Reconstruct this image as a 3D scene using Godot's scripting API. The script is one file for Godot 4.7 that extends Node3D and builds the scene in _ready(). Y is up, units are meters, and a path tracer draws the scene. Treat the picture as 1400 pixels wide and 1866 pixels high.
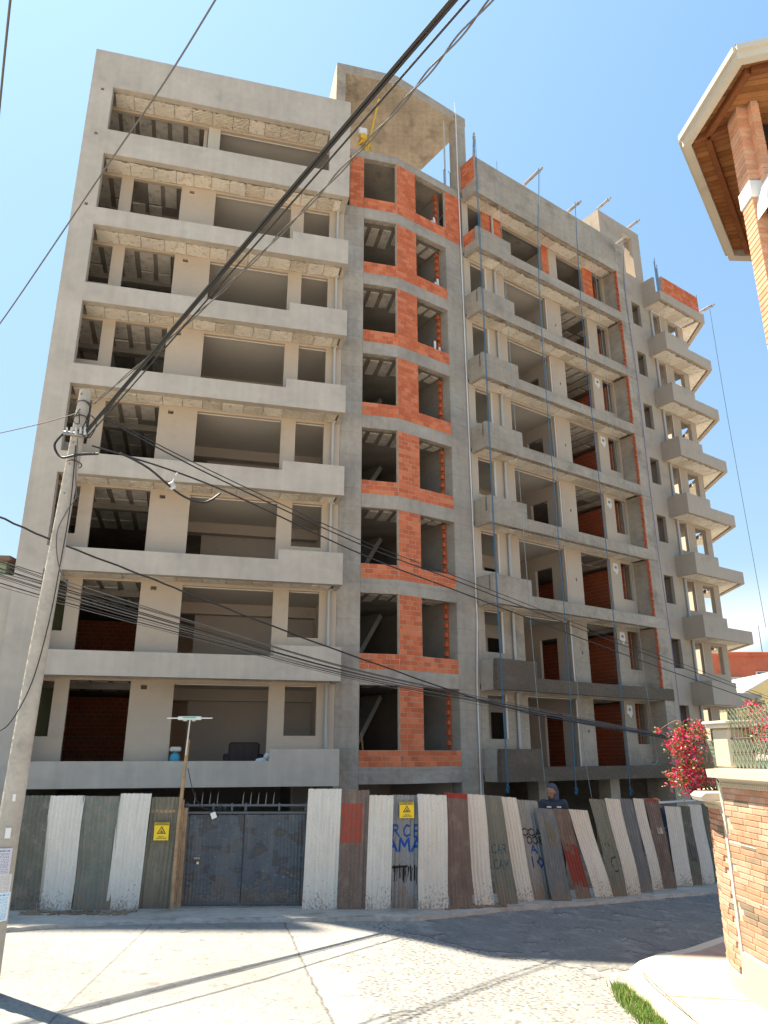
extends Node3D

# ---------------------------------------------------------------- constants
const STOREY := 2.7
var LFT: Transform3D      # front plane of the left block: x along the facade, y up, z outward
var RFT: Transform3D      # front plane of the right block
var M := {}               # materials
var used := {}            # names already given, per parent
var meshes := {}          # shared box meshes
var rng := RandomNumberGenerator.new()

func yb(k: float) -> float: return 1.6 + (k - 1.0) * STOREY
func ground_y(x: float) -> float:
	var t := x - 0.6
	return -0.045 * (sqrt(t * t + 0.5) + t)

# ---------------------------------------------------------------- naming helpers
func put(parent: Node, o: Node, called: String) -> void:
	var key := str(parent.get_instance_id()) + called
	var n: int = used.get(key, 0)
	used[key] = n + 1
	o.name = called if n == 0 else "%s_%03d" % [called, n]
	parent.add_child(o)
func thing(called: String, label: String, category: String, at := Vector3.ZERO, group := "") -> Node3D:
	var o := Node3D.new()
	put(self, o, called)
	o.position = at
	o.set_meta("label", label); o.set_meta("category", category)
	if group != "": o.set_meta("group", group)
	return o
func tag(o: Node, label: String, category: String, group := "") -> Node:
	o.set_meta("label", label); o.set_meta("category", category)
	if group != "": o.set_meta("group", group)
	return o
func part(parent: Node, called: String, mesh: Mesh, mat: Material, xf := Transform3D.IDENTITY) -> MeshInstance3D:
	var o := MeshInstance3D.new()
	o.mesh = mesh
	o.material_override = mat
	put(parent, o, called)
	o.transform = xf
	return o
func stuff(o: Node) -> Node:
	o.set_meta("kind", "stuff"); return o
func structure(o: Node) -> Node:
	o.set_meta("kind", "structure"); return o

# ---------------------------------------------------------------- geometry helpers
func newst() -> SurfaceTool:
	var st := SurfaceTool.new()
	st.begin(Mesh.PRIMITIVE_TRIANGLES)
	st.set_smooth_group(-1)
	return st
func quad(st: SurfaceTool, a: Vector3, b: Vector3, c: Vector3, d: Vector3) -> void:
	st.add_vertex(a); st.add_vertex(b); st.add_vertex(c)
	st.add_vertex(a); st.add_vertex(c); st.add_vertex(d)
func box(st: SurfaceTool, c: Vector3, s: Vector3, xf := Transform3D.IDENTITY, bev := 0.0) -> void:
	# chamfered box: 8 corners times 3 (one point per face)
	var h := s * 0.5
	var b: float = min(bev, min(h.x, min(h.y, h.z)) * 0.5)
	var P := func(sx: float, sy: float, sz: float, ax: int) -> Vector3:
		var v := Vector3(sx * (h.x - (0.0 if ax == 0 else b)), sy * (h.y - (0.0 if ax == 1 else b)), sz * (h.z - (0.0 if ax == 2 else b)))
		return xf * (c + v)
	for sg in [-1.0, 1.0]:
		var f := [
			[P.call(sg, -1.0, -1.0, 0), P.call(sg, 1.0, -1.0, 0), P.call(sg, 1.0, 1.0, 0), P.call(sg, -1.0, 1.0, 0)],
			[P.call(-1.0, sg, -1.0, 1), P.call(-1.0, sg, 1.0, 1), P.call(1.0, sg, 1.0, 1), P.call(1.0, sg, -1.0, 1)],
			[P.call(-1.0, -1.0, sg, 2), P.call(1.0, -1.0, sg, 2), P.call(1.0, 1.0, sg, 2), P.call(-1.0, 1.0, sg, 2)]]
		for q in f:
			if sg > 0: quad(st, q[3], q[2], q[1], q[0])
			else: quad(st, q[0], q[1], q[2], q[3])
	if b <= 0.0: return
	for i in [-1.0, 1.0]:
		for j in [-1.0, 1.0]:
			var e := [
				[P.call(i, j, -1.0, 0), P.call(i, j, 1.0, 0), P.call(i, j, 1.0, 1), P.call(i, j, -1.0, 1)],
				[P.call(i, -1.0, j, 0), P.call(i, -1.0, j, 2), P.call(i, 1.0, j, 2), P.call(i, 1.0, j, 0)],
				[P.call(-1.0, i, j, 1), P.call(1.0, i, j, 1), P.call(1.0, i, j, 2), P.call(-1.0, i, j, 2)]]
			for q in e:
				if i * j > 0: quad(st, q[0], q[1], q[2], q[3])
				else: quad(st, q[3], q[2], q[1], q[0])
			for k in [-1.0, 1.0]:
				var t := [P.call(i, j, k, 0), P.call(i, j, k, 1), P.call(i, j, k, 2)]
				if i * j * k < 0: t.reverse()
				for v in t: st.add_vertex(v)
func done(st: SurfaceTool) -> ArrayMesh:
	st.generate_normals()
	return st.commit()
func box_mesh(s: Vector3, bev := 0.0) -> ArrayMesh:
	var key := "%.4f %.4f %.4f %.4f" % [s.x, s.y, s.z, bev]
	if not meshes.has(key):
		var st := newst()
		box(st, Vector3.ZERO, s, Transform3D.IDENTITY, bev)
		meshes[key] = done(st)
	return meshes[key]
# a box given in a facade's own measures: along, behind the front plane, height
func fb(parent: Node, called: String, fr: Transform3D, u0: float, u1: float, d0: float, d1: float, y0: float, y1: float, mat: Material, bev := 0.0) -> MeshInstance3D:
	var xf := fr * Transform3D(Basis.IDENTITY, Vector3((u0 + u1) / 2, (y0 + y1) / 2, -(d0 + d1) / 2))
	return part(parent, called, box_mesh(Vector3(u1 - u0, y1 - y0, d1 - d0), bev), mat, xf)
# several butted boxes that make one wall or one beam
func fbs(parent: Node, called: String, fr: Transform3D, list: Array, mat: Material, bev := 0.0) -> MeshInstance3D:
	var st := newst()
	for b in list:
		box(st, Vector3((b[0] + b[1]) / 2, (b[4] + b[5]) / 2, -(b[2] + b[3]) / 2), Vector3(b[1] - b[0], b[5] - b[4], b[3] - b[2]), fr, bev)
	return part(parent, called, done(st), mat)
func at(fr: Transform3D, u: float, d: float, y: float) -> Vector3: return fr * Vector3(u, y, -d)
func prism(poly: PackedVector2Array, y0: float, y1: float) -> ArrayMesh:
	var st := newst()
	if Geometry2D.is_polygon_clockwise(poly): poly.reverse()
	var t := Geometry2D.triangulate_polygon(poly)
	for i in range(0, t.size(), 3):
		var a := poly[t[i]]; var b := poly[t[i + 1]]; var c := poly[t[i + 2]]
		st.add_vertex(Vector3(a.x, y1, a.y)); st.add_vertex(Vector3(b.x, y1, b.y)); st.add_vertex(Vector3(c.x, y1, c.y))
		st.add_vertex(Vector3(a.x, y0, a.y)); st.add_vertex(Vector3(c.x, y0, c.y)); st.add_vertex(Vector3(b.x, y0, b.y))
	for i in poly.size():
		var a := poly[i]; var b := poly[(i + 1) % poly.size()]
		quad(st, Vector3(a.x, y0, a.y), Vector3(b.x, y0, b.y), Vector3(b.x, y1, b.y), Vector3(a.x, y1, a.y))
	return done(st)
func pxz(v: Vector3) -> Vector2: return Vector2(v.x, v.z)
func smooth_path(p: Array, n: int) -> PackedVector3Array:
	var out := PackedVector3Array()
	for i in p.size() - 1:
		var a: Vector3 = p[max(i - 1, 0)]; var b: Vector3 = p[i]; var c: Vector3 = p[i + 1]; var d: Vector3 = p[min(i + 2, p.size() - 1)]
		for j in n: out.append(b.cubic_interpolate(c, a, d, float(j) / n))
	out.append(p[-1])
	return out
func tube(st: SurfaceTool, pts: PackedVector3Array, r0: float, r1 := -1.0, sides := 6, cap := true) -> void:
	if r1 < 0: r1 = r0
	st.set_smooth_group(0)
	var rings := []
	var up := Vector3(0.13, 0.97, 0.2).normalized()
	for i in pts.size():
		var dir := (pts[min(i + 1, pts.size() - 1)] - pts[max(i - 1, 0)]).normalized()
		if abs(dir.dot(up)) > 0.95: up = Vector3(0.9, 0.1, 0.4).normalized()
		var x := dir.cross(up).normalized(); var y := x.cross(dir).normalized()
		up = y
		var r: float = lerp(r0, r1, float(i) / max(pts.size() - 1, 1))
		var ring := []
		for s in sides: ring.append(pts[i] + (x * cos(TAU * s / sides) + y * sin(TAU * s / sides)) * r)
		rings.append(ring)
	for i in rings.size() - 1:
		for s in sides:
			var t := (s + 1) % sides
			quad(st, rings[i][s], rings[i + 1][s], rings[i + 1][t], rings[i][t])
	if cap:
		st.set_smooth_group(-1)
		for e in [0, rings.size() - 1]:
			for s in range(1, sides - 1):
				st.add_vertex(rings[e][0]); st.add_vertex(rings[e][s]); st.add_vertex(rings[e][s + 1])
	st.set_smooth_group(-1)
func tube_mesh(pts: Array, r0: float, r1 := -1.0, sides := 6, n := 1) -> ArrayMesh:
	var st := newst()
	tube(st, smooth_path(pts, n) if n > 1 else PackedVector3Array(pts), r0, r1, sides)
	return done(st)

# ---------------------------------------------------------------- materials
func noise_bytes(seed_: int, size: int, freq: float, oct := 3, kind := FastNoiseLite.TYPE_SIMPLEX_SMOOTH) -> PackedByteArray:
	var n := FastNoiseLite.new()
	n.seed = seed_; n.frequency = freq; n.noise_type = kind; n.fractal_octaves = oct
	var im := n.get_seamless_image(size, size)
	im.convert(Image.FORMAT_L8)
	return im.get_data()
func srgb8(v: float) -> int:
	v = clampf(v, 0.0, 1.0)
	v = v * 12.92 if v <= 0.0031308 else 1.055 * pow(v, 1.0 / 2.4) - 0.055
	return int(v * 255.0 + 0.5)
# mottled mineral surface: base colour (linear), broad patches, fine grain, darker stains with an outline
func mineral(seed_: int, base: Color, amp: float, tile: float, o := {}) -> StandardMaterial3D:
	var n := 256 if tile < 7.5 else 512
	var lo := noise_bytes(seed_, n, 2.6 / n * float(o.get("low", 1.0)), 4)
	var hi := noise_bytes(seed_ + 1, n, 26.0 / n, 3)
	var sn := noise_bytes(seed_ + 2, n, 5.0 / n * float(o.get("stain_freq", 1.0)), 5)
	var sc: Color = o.get("stain", base * 0.6)
	var thr: float = o.get("thr", 0.72)
	var lut := PackedByteArray(); lut.resize(4096)
	for i in 4096: lut[i] = srgb8(i / 4095.0)
	var d := PackedByteArray(); d.resize(n * n * 3)
	var g: float = o.get("grain", 0.5)
	var sharp: float = o.get("sharp", 3.0)
	var run: float = o.get("run", 0.0); var lift: float = o.get("form", 0.0)
	var per: int = n / int(maxf(1.0, round(tile / 0.6)))
	for i in n * n:
		var v := 1.0 + amp * ((lo[i] / 255.0 - 0.5) * 2.0 + g * (hi[i] / 255.0 - 0.5) * 2.0)
		if run > 0.0: v += run * (sn[((i / n) / 7 % n) * n + (i % n) * 5 % n] / 127.5 - 1.0)
		if lift > 0.0 and ((i / n) + lo[(i / n / per) * 37 % (n * n)] / 40) % per < 1 + hi[i] / 150: v -= lift * (hi[i] / 255.0)
		var s := clampf((sn[i] / 255.0 - thr) * sharp, 0.0, 1.0)
		var j := i * 3
		d[j] = lut[int(clampf(lerpf(base.r, sc.r, s) * v, 0, 1) * 4095)]
		d[j + 1] = lut[int(clampf(lerpf(base.g, sc.g, s) * v, 0, 1) * 4095)]
		d[j + 2] = lut[int(clampf(lerpf(base.b, sc.b, s) * v, 0, 1) * 4095)]
	var im := Image.create_from_data(n, n, false, Image.FORMAT_RGB8, d)
	var m := StandardMaterial3D.new()
	m.albedo_texture = ImageTexture.create_from_image(im)
	m.roughness = o.get("rough", 0.92)
	m.metallic_specular = 0.3
	m.uv1_triplanar = true
	m.uv1_world_triplanar = o.get("world", true)
	m.uv1_scale = Vector3.ONE / tile
	if o.get("bump", 0.0) > 0.0:
		var h := Image.create_from_data(n, n, false, Image.FORMAT_L8, hi)
		h.convert(Image.FORMAT_RGBA8)
		h.bump_map_to_normal_map(o.bump)
		m.normal_enabled = true
		m.normal_texture = ImageTexture.create_from_image(h)
	return m
func plain(c: Color, rough := 0.8, metal := 0.0) -> StandardMaterial3D:
	var m := StandardMaterial3D.new()
	m.albedo_color = c.linear_to_srgb()
	m.roughness = rough; m.metallic = metal
	return m
func same(m: StandardMaterial3D, tint: Color) -> StandardMaterial3D:
	var c: StandardMaterial3D = m.duplicate()
	c.albedo_color = tint.linear_to_srgb()
	return c
func make_materials() -> void:
	M.render = mineral(11, Color(0.515, 0.452, 0.375), 0.12, 8.0, {stain = Color(0.42, 0.375, 0.32), thr = 0.62, grain = 0.5, low = 1.6, run = 0.085})
	M.inner = mineral(14, Color(0.51, 0.42, 0.325), 0.08, 6.0, {stain = Color(0.44, 0.36, 0.26), thr = 0.66, grain = 0.3})
	M.concrete = mineral(17, Color(0.375, 0.33, 0.272), 0.24, 6.0, {stain = Color(0.42, 0.395, 0.36), thr = 0.60, grain = 0.45, bump = 1.2, low = 1.3, run = 0.10, form = 0.22})
	M.raw = mineral(20, Color(0.39, 0.332, 0.262), 0.2, 6.0, {stain = Color(0.26, 0.225, 0.185), thr = 0.60, grain = 0.55, bump = 1.6, run = 0.10, form = 0.16})
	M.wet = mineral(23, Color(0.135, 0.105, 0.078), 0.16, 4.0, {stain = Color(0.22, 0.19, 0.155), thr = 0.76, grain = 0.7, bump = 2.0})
	M.wing = mineral(26, Color(0.44, 0.365, 0.288), 0.08, 8.0, {stain = Color(0.30, 0.265, 0.225), thr = 0.66, grain = 0.35, run = 0.05})
	M.soffit = mineral(29, Color(0.80, 0.735, 0.63), 0.10, 3.0, {stain = Color(0.60, 0.53, 0.43), thr = 0.66, grain = 0.45, sharp = 5.0, bump = 1.6, stain_freq = 2.0})
	M.soffit_b = mineral(32, Color(0.68, 0.60, 0.49), 0.16, 3.0, {stain = Color(0.70, 0.62, 0.5), thr = 0.60, grain = 0.6, sharp = 6.0, bump = 3.0, stain_freq = 2.0})
	M.foam = mineral(35, Color(0.62, 0.58, 0.52), 0.14, 2.0, {stain = Color(0.34, 0.31, 0.27), thr = 0.66, grain = 0.5})
	M.slab = mineral(38, Color(0.27, 0.245, 0.215), 0.2, 4.0, {grain = 0.6})
	M.ceiling = mineral(41, Color(0.60, 0.56, 0.50), 0.05, 6.0, {grain = 0.3, thr = 0.85})
	M.room = mineral(44, Color(0.52, 0.45, 0.39), 0.07, 6.0, {grain = 0.3, thr = 0.8})
	M.mortar = mineral(47, Color(0.50, 0.38, 0.29), 0.2, 2.0, {grain = 0.8})
	var br := mineral(50, Color(0.70, 0.66, 0.62), 0.14, 1.5, {grain = 0.9, thr = 0.82})
	M.bricks = []
	for c in [Color(0.92, 0.27, 0.125), Color(0.85, 0.235, 0.105), Color(0.97, 0.32, 0.155), Color(0.78, 0.21, 0.10)]: M.bricks.append(same(br, c))
	M.pipe = plain(Color(0.46, 0.46, 0.44), 0.5)
	M.bead = plain(Color(0.62, 0.58, 0.52), 0.7)
	M.galvanised = plain(Color(0.26, 0.24, 0.22), 0.5, 0.6)
	M.white = plain(Color(0.72, 0.71, 0.68), 0.7)
	M.steel = plain(Color(0.25, 0.25, 0.25), 0.5, 0.7)
	M.rebar = plain(Color(0.10, 0.085, 0.08), 0.7, 0.3)
	M.black = plain(Color(0.012, 0.012, 0.013), 0.55)
	M.wire_grey = plain(Color(0.10, 0.095, 0.09), 0.6)
	M.blue_rope = plain(Color(0.06, 0.17, 0.27), 0.85)
	M.pale_rope = plain(Color(0.26, 0.33, 0.32), 0.85)
	M.violet_rope = plain(Color(0.14, 0.16, 0.33), 0.85)
	M.wood = mineral(53, Color(0.36, 0.25, 0.15), 0.25, 1.2, {grain = 0.9, world = false})
	M.timber = mineral(56, Color(0.34, 0.27, 0.22), 0.3, 1.0, {stain = Color(0.60, 0.56, 0.5), thr = 0.55, grain = 0.8, world = false})
	M.pole = mineral(59, Color(0.40, 0.365, 0.315), 0.14, 2.5, {stain = Color(0.26, 0.22, 0.18), thr = 0.66, grain = 0.7, bump = 1.5, world = false})
	M.yellow = plain(Color(0.72, 0.42, 0.02), 0.45)
	M.pave = mineral(62, Color(0.37, 0.34, 0.30), 0.16, 5.0, {stain = Color(0.26, 0.235, 0.20), thr = 0.63, grain = 0.7, bump = 1.5})
	M.kerb = mineral(65, Color(0.38, 0.355, 0.32), 0.2, 3.0, {stain = Color(0.22, 0.2, 0.175), thr = 0.58, grain = 0.8, bump = 2.0})
	M.pink_pave = mineral(68, Color(0.36, 0.30, 0.258), 0.08, 5.0, {stain = Color(0.28, 0.235, 0.20), thr = 0.62, grain = 0.6})
	M.dirt = mineral(71, Color(0.22, 0.165, 0.115), 0.35, 3.0, {grain = 1.0, bump = 4.0})
	M.plinth = mineral(74, Color(0.47, 0.42, 0.325), 0.08, 4.0, {stain = Color(0.42, 0.36, 0.26), thr = 0.72, grain = 0.4})
	M.cream = mineral(77, Color(0.54, 0.50, 0.42), 0.06, 4.0, {grain = 0.4, thr = 0.8})

# ---------------------------------------------------------------- brickwork
# a mortar panel with bricks as its sub-parts (or joined as one where they are too many to pick out)
func brickwork(parent: Node, called: String, fr: Transform3D, u0: float, u1: float, d0: float, d1: float, y0: float, y1: float, bl: float, bh: float, single: bool, mats: Array) -> Node:
	var p := fb(parent, called, fr, u0, u1, d0 + 0.006, d1, y0, y1, M.mortar)
	var inv := p.transform.affine_inverse()
	var rows: int = max(1, int(round((y1 - y0) / bh)))
	var h := (y1 - y0) / rows
	var joint := 0.015
	var st: Array = []
	if not single:
		for m in mats: st.append(newst())
	for r in rows:
		var u := u0 - (bl * 0.5 if r % 2 == 1 else 0.0)
		while u < u1 - 0.02:
			var a: float = max(u, u0); var b: float = min(u + bl, u1)
			u += bl
			if b - a < 0.035: continue
			var proud := rng.randf_range(0.0, 0.008)
			var c := Vector3((a + b) / 2, y0 + h * (r + 0.5) + rng.randf_range(-0.002, 0.002), -(d0 - proud + 0.05))
			var s := Vector3(b - a - joint, h - joint, 0.1)
			var mi := rng.randi() % mats.size()
			if single:
				var full := box_mesh(Vector3(bl - joint, h - joint, 0.1), 0.006)
				var xf := inv * fr * Transform3D(Basis.from_scale(Vector3(s.x / (bl - joint), 1, 1)), c)
				part(p, "brick", full, mats[mi], xf)
			else:
				box(st[mi], c, s, inv * fr, 0.0)
	if not single:
		for i in mats.size(): stuff(part(p, "bricks", done(st[i]), mats[i]))
	return p

# ---------------------------------------------------------------- the apartment building
func balcony_soffit(parent: Node, fr: Transform3D, u0: float, u1: float, d0: float, d1: float, y: float, step: float) -> void:
	var u := u0
	while u < u1 - 0.15:
		var w: float = min(step * rng.randf_range(0.85, 1.2), u1 - u)
		var low := rng.randf_range(0.0, 0.022)
		# a rough slab with a wavering front edge
		var st := newst()
		var n := 5
		var lo := []; var hi := []
		for i in n + 1:
			var x := lerpf(u + 0.007, u + w - 0.007, float(i) / n)
			lo.append(at(fr, x, d0 + rng.randf_range(-0.01, 0.11), y + low + rng.randf_range(0, 0.012)))
			hi.append(at(fr, x, d1 + rng.randf_range(-0.02, 0.0), y + low + rng.randf_range(0, 0.012)))
		for i in n:
			quad(st, lo[i], lo[i + 1], hi[i + 1], hi[i])
			var t := Vector3(0, 0.062 - low, 0)
			quad(st, lo[i], lo[i] + t, lo[i + 1] + t, lo[i + 1])
		for e in [0, n]:
			var t := Vector3(0, 0.062 - low, 0)
			quad(st, lo[e], hi[e], hi[e] + t, lo[e] + t)
		part(parent, "soffit_block", done(st), M.soffit if rng.randf() < 0.7 else M.soffit_b)
		u += w
func ceiling_blocks(parent: Node, fr: Transform3D, u0: float, u1: float, d0: float, d1: float, y: float, su: float, sd: float) -> void:
	var nu: int = int((u1 - u0) / su); var nd: int = int((d1 - d0) / sd)
	for i in nu:
		for j in nd:
			if rng.randf() < 0.08: continue
			var a := u0 + i * su + 0.06; var b := d0 + j * sd + 0.03
			fb(parent, "ceiling_block", fr, a, a + su - 0.13 - rng.randf() * 0.05, b, b + sd - 0.05 - rng.randf() * 0.1, y - 0.03 - rng.randf() * 0.03, y, M.foam)

func left_block(B: Node3D) -> void:
	var fr := LFT
	var pier_cells := []
	var from := -0.5
	for h in [[-8.22, 18.49], [-8.24, 21.21], [-8.24, 23.02]]:     # put-log holes left by the scaffold
		pier_cells.append_array([[-8.61, -7.93, 0.0, 0.3, from, h[1] - 0.05], [-8.61, h[0] - 0.05, 0.0, 0.3, h[1] - 0.05, h[1] + 0.05], [h[0] + 0.05, -7.93, 0.0, 0.3, h[1] - 0.05, h[1] + 0.05]])
		from = h[1] + 0.05
	pier_cells.append([-8.61, -7.93, 0.0, 0.3, from, 24.64])
	fbs(B, "corner_pier", fr, pier_cells, M.render)
	fb(B, "side_wall", fr, -8.60, -8.41, 0.3, 11.75, -0.5, 24.62, M.render)
	fb(B, "roof_parapet", fr, -7.93, 0.0, 0.0, 0.2, 23.18, 24.64, M.render)
	fb(B, "roof_slab", fr, -8.41, 0.0, 0.2, 11.75, 23.26, 23.42, M.slab)
	fb(B, "back_wall", fr, -8.41, 0.0, 11.6, 11.75, -0.5, 23.26, M.room)
	fb(B, "wall_panel", fr, -0.71, 0.0, 0.0, 0.2, yb(8) + 0.95, 23.18, M.render)
	for k in range(1, 9):
		var y := yb(k)
		var top := y + STOREY + 0.06
		if k < 8:
			fbs(B, "balcony_parapet", fr, [[-7.93, -1.86, 0.0, 0.14, y, y + 0.63], [-1.86, 0.0, 0.0, 0.14, y, y + 0.93], [-7.93, -0.14, 0.14, 0.24, y, y + 0.2], [-0.14, 0.0, 0.14, 0.9, y, y + 0.93]], M.render)
		else:
			fbs(B, "balcony_parapet", fr, [[-7.93, 0.0, 0.0, 0.2, y, y + 0.95], [-0.2, 0.0, 0.2, 0.9, y, y + 0.95]], M.render)
		fb(B, "floor_slab", fr, -8.41, -0.14, 0.24, 11.6, y + 0.06, y + 0.2, M.slab)
		balcony_soffit(B, fr, -7.9, -0.2, 0.27, 0.86, y, 0.62)
		# wall behind the balcony, with its openings
		if k < 8:
			fbs(B, "facade_wall", fr, [
				[-8.41, -8.05, 0.87, 1.0, y + 0.2, top], [-8.05, -7.43, 0.87, 1.0, y + 0.2, y + 1.23], [-7.43, -7.06, 0.87, 1.0, y + 0.2, top],
				[-5.53, -5.27, 0.87, 1.0, y + 0.2, top], [-5.11, -4.41, 0.87, 1.0, y + 0.2, top], [-5.27, -5.11, 0.87, 1.0, y + 0.2, y + 2.45], [-5.27, -5.11, 0.87, 1.0, y + 2.56, top], [-1.86, -1.41, 0.87, 1.0, y + 0.2, top],
				[-1.41, -0.51, 0.87, 1.0, y + 0.2, y + 1.28], [-0.51, 0.0, 0.87, 1.0, y + 0.2, top],
				[-8.05, -7.43, 0.87, 1.0, y + 2.62, top], [-7.06, -5.53, 0.87, 1.0, y + 2.66, top], [-4.41, -1.86, 0.87, 1.0, y + 2.63, top], [-1.41, -0.51, 0.87, 1.0, y + 2.64, top]], M.inner)
			part(B, "drain_pipe", tube_mesh([at(fr, -0.24, 0.78, y + 0.2), at(fr, -0.24, 0.78, y + 2.66), at(fr, -0.16, 0.7, y + 2.7)], 0.05, -1, 8), M.pipe)
			fb(B, "corner_bead", fr, -4.41, -1.86, 0.985, 1.01, y + 2.6, y + 2.63, M.bead)
			fb(B, "corner_bead", fr, -1.41, -0.51, 0.985, 1.01, y + 2.61, y + 2.64, M.bead)
		else:
			fbs(B, "facade_wall", fr, [[-8.41, -8.07, 0.87, 1.0, y + 0.2, top], [-0.51, 0.0, 0.87, 1.0, y + 0.2, top], [-8.07, -0.51, 0.87, 1.0, y + 2.62, top]], M.inner)
			fb(B, "facade_pier", fr, -4.83, -4.43, 0.84, 1.04, y + 0.2, y + 2.62, M.cream)
			fb(B, "corner_bead", fr, -4.43, -0.51, 0.985, 1.01, y + 2.58, y + 2.615, M.bead)
		# rooms
		fb(B, "partition_wall", fr, -4.98, -4.86, 1.0, 11.6, y + 0.2, top, M.room)
		fb(B, "partition_wall", fr, -0.12, 0.0, 1.0, 5.6, y + 0.2, top, M.room)
		fb(B, "plaster_ceiling", fr, -4.86, -0.12, 1.0, 5.6, top - 0.03, top, M.ceiling)
		fb(B, "ceiling_beam", fr, -4.86, -0.12, 3.9, 4.2, top - 0.38, top - 0.03, M.room)
		fb(B, "back_partition", fr, -4.0, -0.12, 4.3, 4.4, y + 0.2, top - 0.03, M.room)
		ceiling_blocks(B, fr, -8.35, -5.0, 1.02, 5.5, top, 0.55, 1.1)
		brickwork(B, "brick_partition", fr, -8.41, -4.98, 8.2, 8.35, y + 0.2, top - 0.05, 0.26, 0.15, false, [M.bricks[3]])
		fb(B, "ceiling_beam", fr, -8.41, -4.98, 2.6, 2.85, top - 0.2, top - 0.001, M.slab)
	balcony_soffit(B, fr, -7.9, -0.72, 0.23, 0.86, 23.2, 0.62)

func bend(d: float) -> Vector2:
	# where the left block's plane at depth d meets the right block's plane at the same offset
	var a := pxz(at(LFT, 0, 0.9 + d, 0)); var ad := pxz(LFT.basis.x)
	var b := pxz(at(RFT, 0, 0.77 + d, 0)); var bd := pxz(RFT.basis.x)
	return Geometry2D.line_intersects_line(a, ad, b, bd)
func tower_poly(l: float, r: float, d0: float, d1: float) -> PackedVector2Array:
	return PackedVector2Array([pxz(at(LFT, l, 0.9 + d0, 0)), bend(d0), pxz(at(RFT, r, 0.77 + d0, 0)), pxz(at(RFT, r, 0.77 + d1, 0)), bend(d1), pxz(at(LFT, l, 0.9 + d1, 0))])
func stair_tower(B: Node3D) -> void:
	var bu := bend(0.0)
	var lend: float = (LFT.affine_inverse() * Vector3(bu.x, 0, bu.y)).x      # bend along the left plane
	var rst: float = (RFT.affine_inverse() * Vector3(bu.x, 0, bu.y)).x       # bend along the right plane
	fb(B, "concrete_column", LFT, 0.0, 0.73, 0.9, 1.3, -0.5, yb(8) + 0.45, M.concrete, 0.015)
	fb(B, "concrete_column", RFT, -0.9, -0.02, 0.77, 1.2, -1.0, yb(8) + 0.45, M.concrete, 0.015)
	brickwork(B, "brick_panel", LFT, 0.2, 0.71, 0.9, 1.02, yb(8) + 0.45, 23.15, 0.26, 0.15, false, M.bricks)
	brickwork(B, "brick_panel", RFT, -0.88, -0.1, 0.77, 0.9, yb(8) + 0.45, 23.15, 0.26, 0.15, false, M.bricks)
	for k in range(1, 10):
		var y := yb(k)
		var beam_y := y if k < 9 else y - 0.05
		part(B, "ring_beam", prism(tower_poly(0.0 if k == 9 else 0.73, -0.05 if k == 9 else -0.9, 0.0, 0.22), beam_y, beam_y + (0.45 if k < 9 else 0.33)), M.concrete)
		if k == 9: break
		part(B, "landing_slab", prism(PackedVector2Array([pxz(at(LFT, 0.0, 1.3, 0)), bend(0.23), pxz(at(RFT, -0.05, 1.2, 0)), pxz(at(RFT, -0.05, 8.6, 0)), pxz(at(LFT, 0.0, 8.0, 0))]), y + 0.1, y + 0.27), M.slab)
		var single := k <= 4
		brickwork(B, "brick_panel", LFT, 0.73, lend, 0.9, 1.02, y + 0.45, y + 0.9, 0.265, 0.15, single, M.bricks)
		brickwork(B, "brick_panel", RFT, rst, -0.9, 0.77, 0.89, y + 0.45, y + 0.9, 0.265, 0.15, single, M.bricks)
		brickwork(B, "brick_pier", RFT, rst, -2.33, 0.77, 0.89, y + 0.9, y + STOREY - (0.0 if k < 8 else 0.05), 0.265, 0.15, single, M.bricks)
		# toothed brick jamb at the right of the stair opening
		var st := newst()
		for r in 12:
			var w := 0.03 if r % 2 == 0 else 0.13
			box(st, Vector3(-0.9 - w / 2, y + 0.9 + 0.15 * (r + 0.5), -1.26), Vector3(w, 0.135, 0.12), RFT)
		part(B, "toothed_brick_jamb", done(st), M.bricks[1])
		# inside: side walls, flight, ceiling infill
		fb(B, "stairwell_wall", RFT, -0.9, -0.78, 1.25, 8.5, y + 0.27, y + STOREY + 0.1, M.slab)
		brickwork(B, "brick_partition", RFT, -3.6, -0.92, 8.0, 8.12, y + 0.27, y + STOREY + 0.05, 0.26, 0.15, false, [M.bricks[3]])
		fb(B, "stairwell_wall", LFT, 0.0, 0.12, 1.32, 8.5, y + 0.27, y + STOREY + 0.1, M.slab)
		var f0 := at(LFT, 0.7, 3.6, y + 0.6); var f1 := at(LFT, 1.9, 4.3, y + 2.6)
		var dir := (f1 - f0)
		var bz := dir.normalized(); var bx := Vector3.UP.cross(bz).normalized()
		part(B, "stair_flight", box_mesh(Vector3(0.9, 0.16, dir.length())), M.slab, Transform3D(Basis(bx, bz.cross(bx), bz), (f0 + f1) / 2))
		fb(B, "inner_column", LFT, 0.80, 1.0, 2.6, 2.8, y + 0.27, y + STOREY + 0.1, M.slab)
		for i in 5:
			if k == 3 and i == 1: continue
			fb(B, "ceiling_block", LFT, 0.2 + i * 0.46, 0.5 + i * 0.46, 1.45, 2.1 + rng.randf() * 0.4, y + STOREY + 0.05, y + STOREY + 0.1, M.foam)
		for i in 4:
			fb(B, "ceiling_block", RFT, -2.7 + i * 0.45, -2.4 + i * 0.45, 1.25, 1.6 + rng.randf() * 0.3, y + STOREY + 0.055, y + STOREY + 0.1, M.foam)
	fb(B, "added_parking_wall", LFT, -0.12, 0.0, 1.3, 11.6, -0.5, yb(1) + 0.06, M.room)  # walls added to block daylight leaking into the car park from behind
	fb(B, "added_parking_wall", RFT, -0.9, -0.78, 1.25, 9.0, -1.5, yb(1) + 0.1, M.room)
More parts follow.
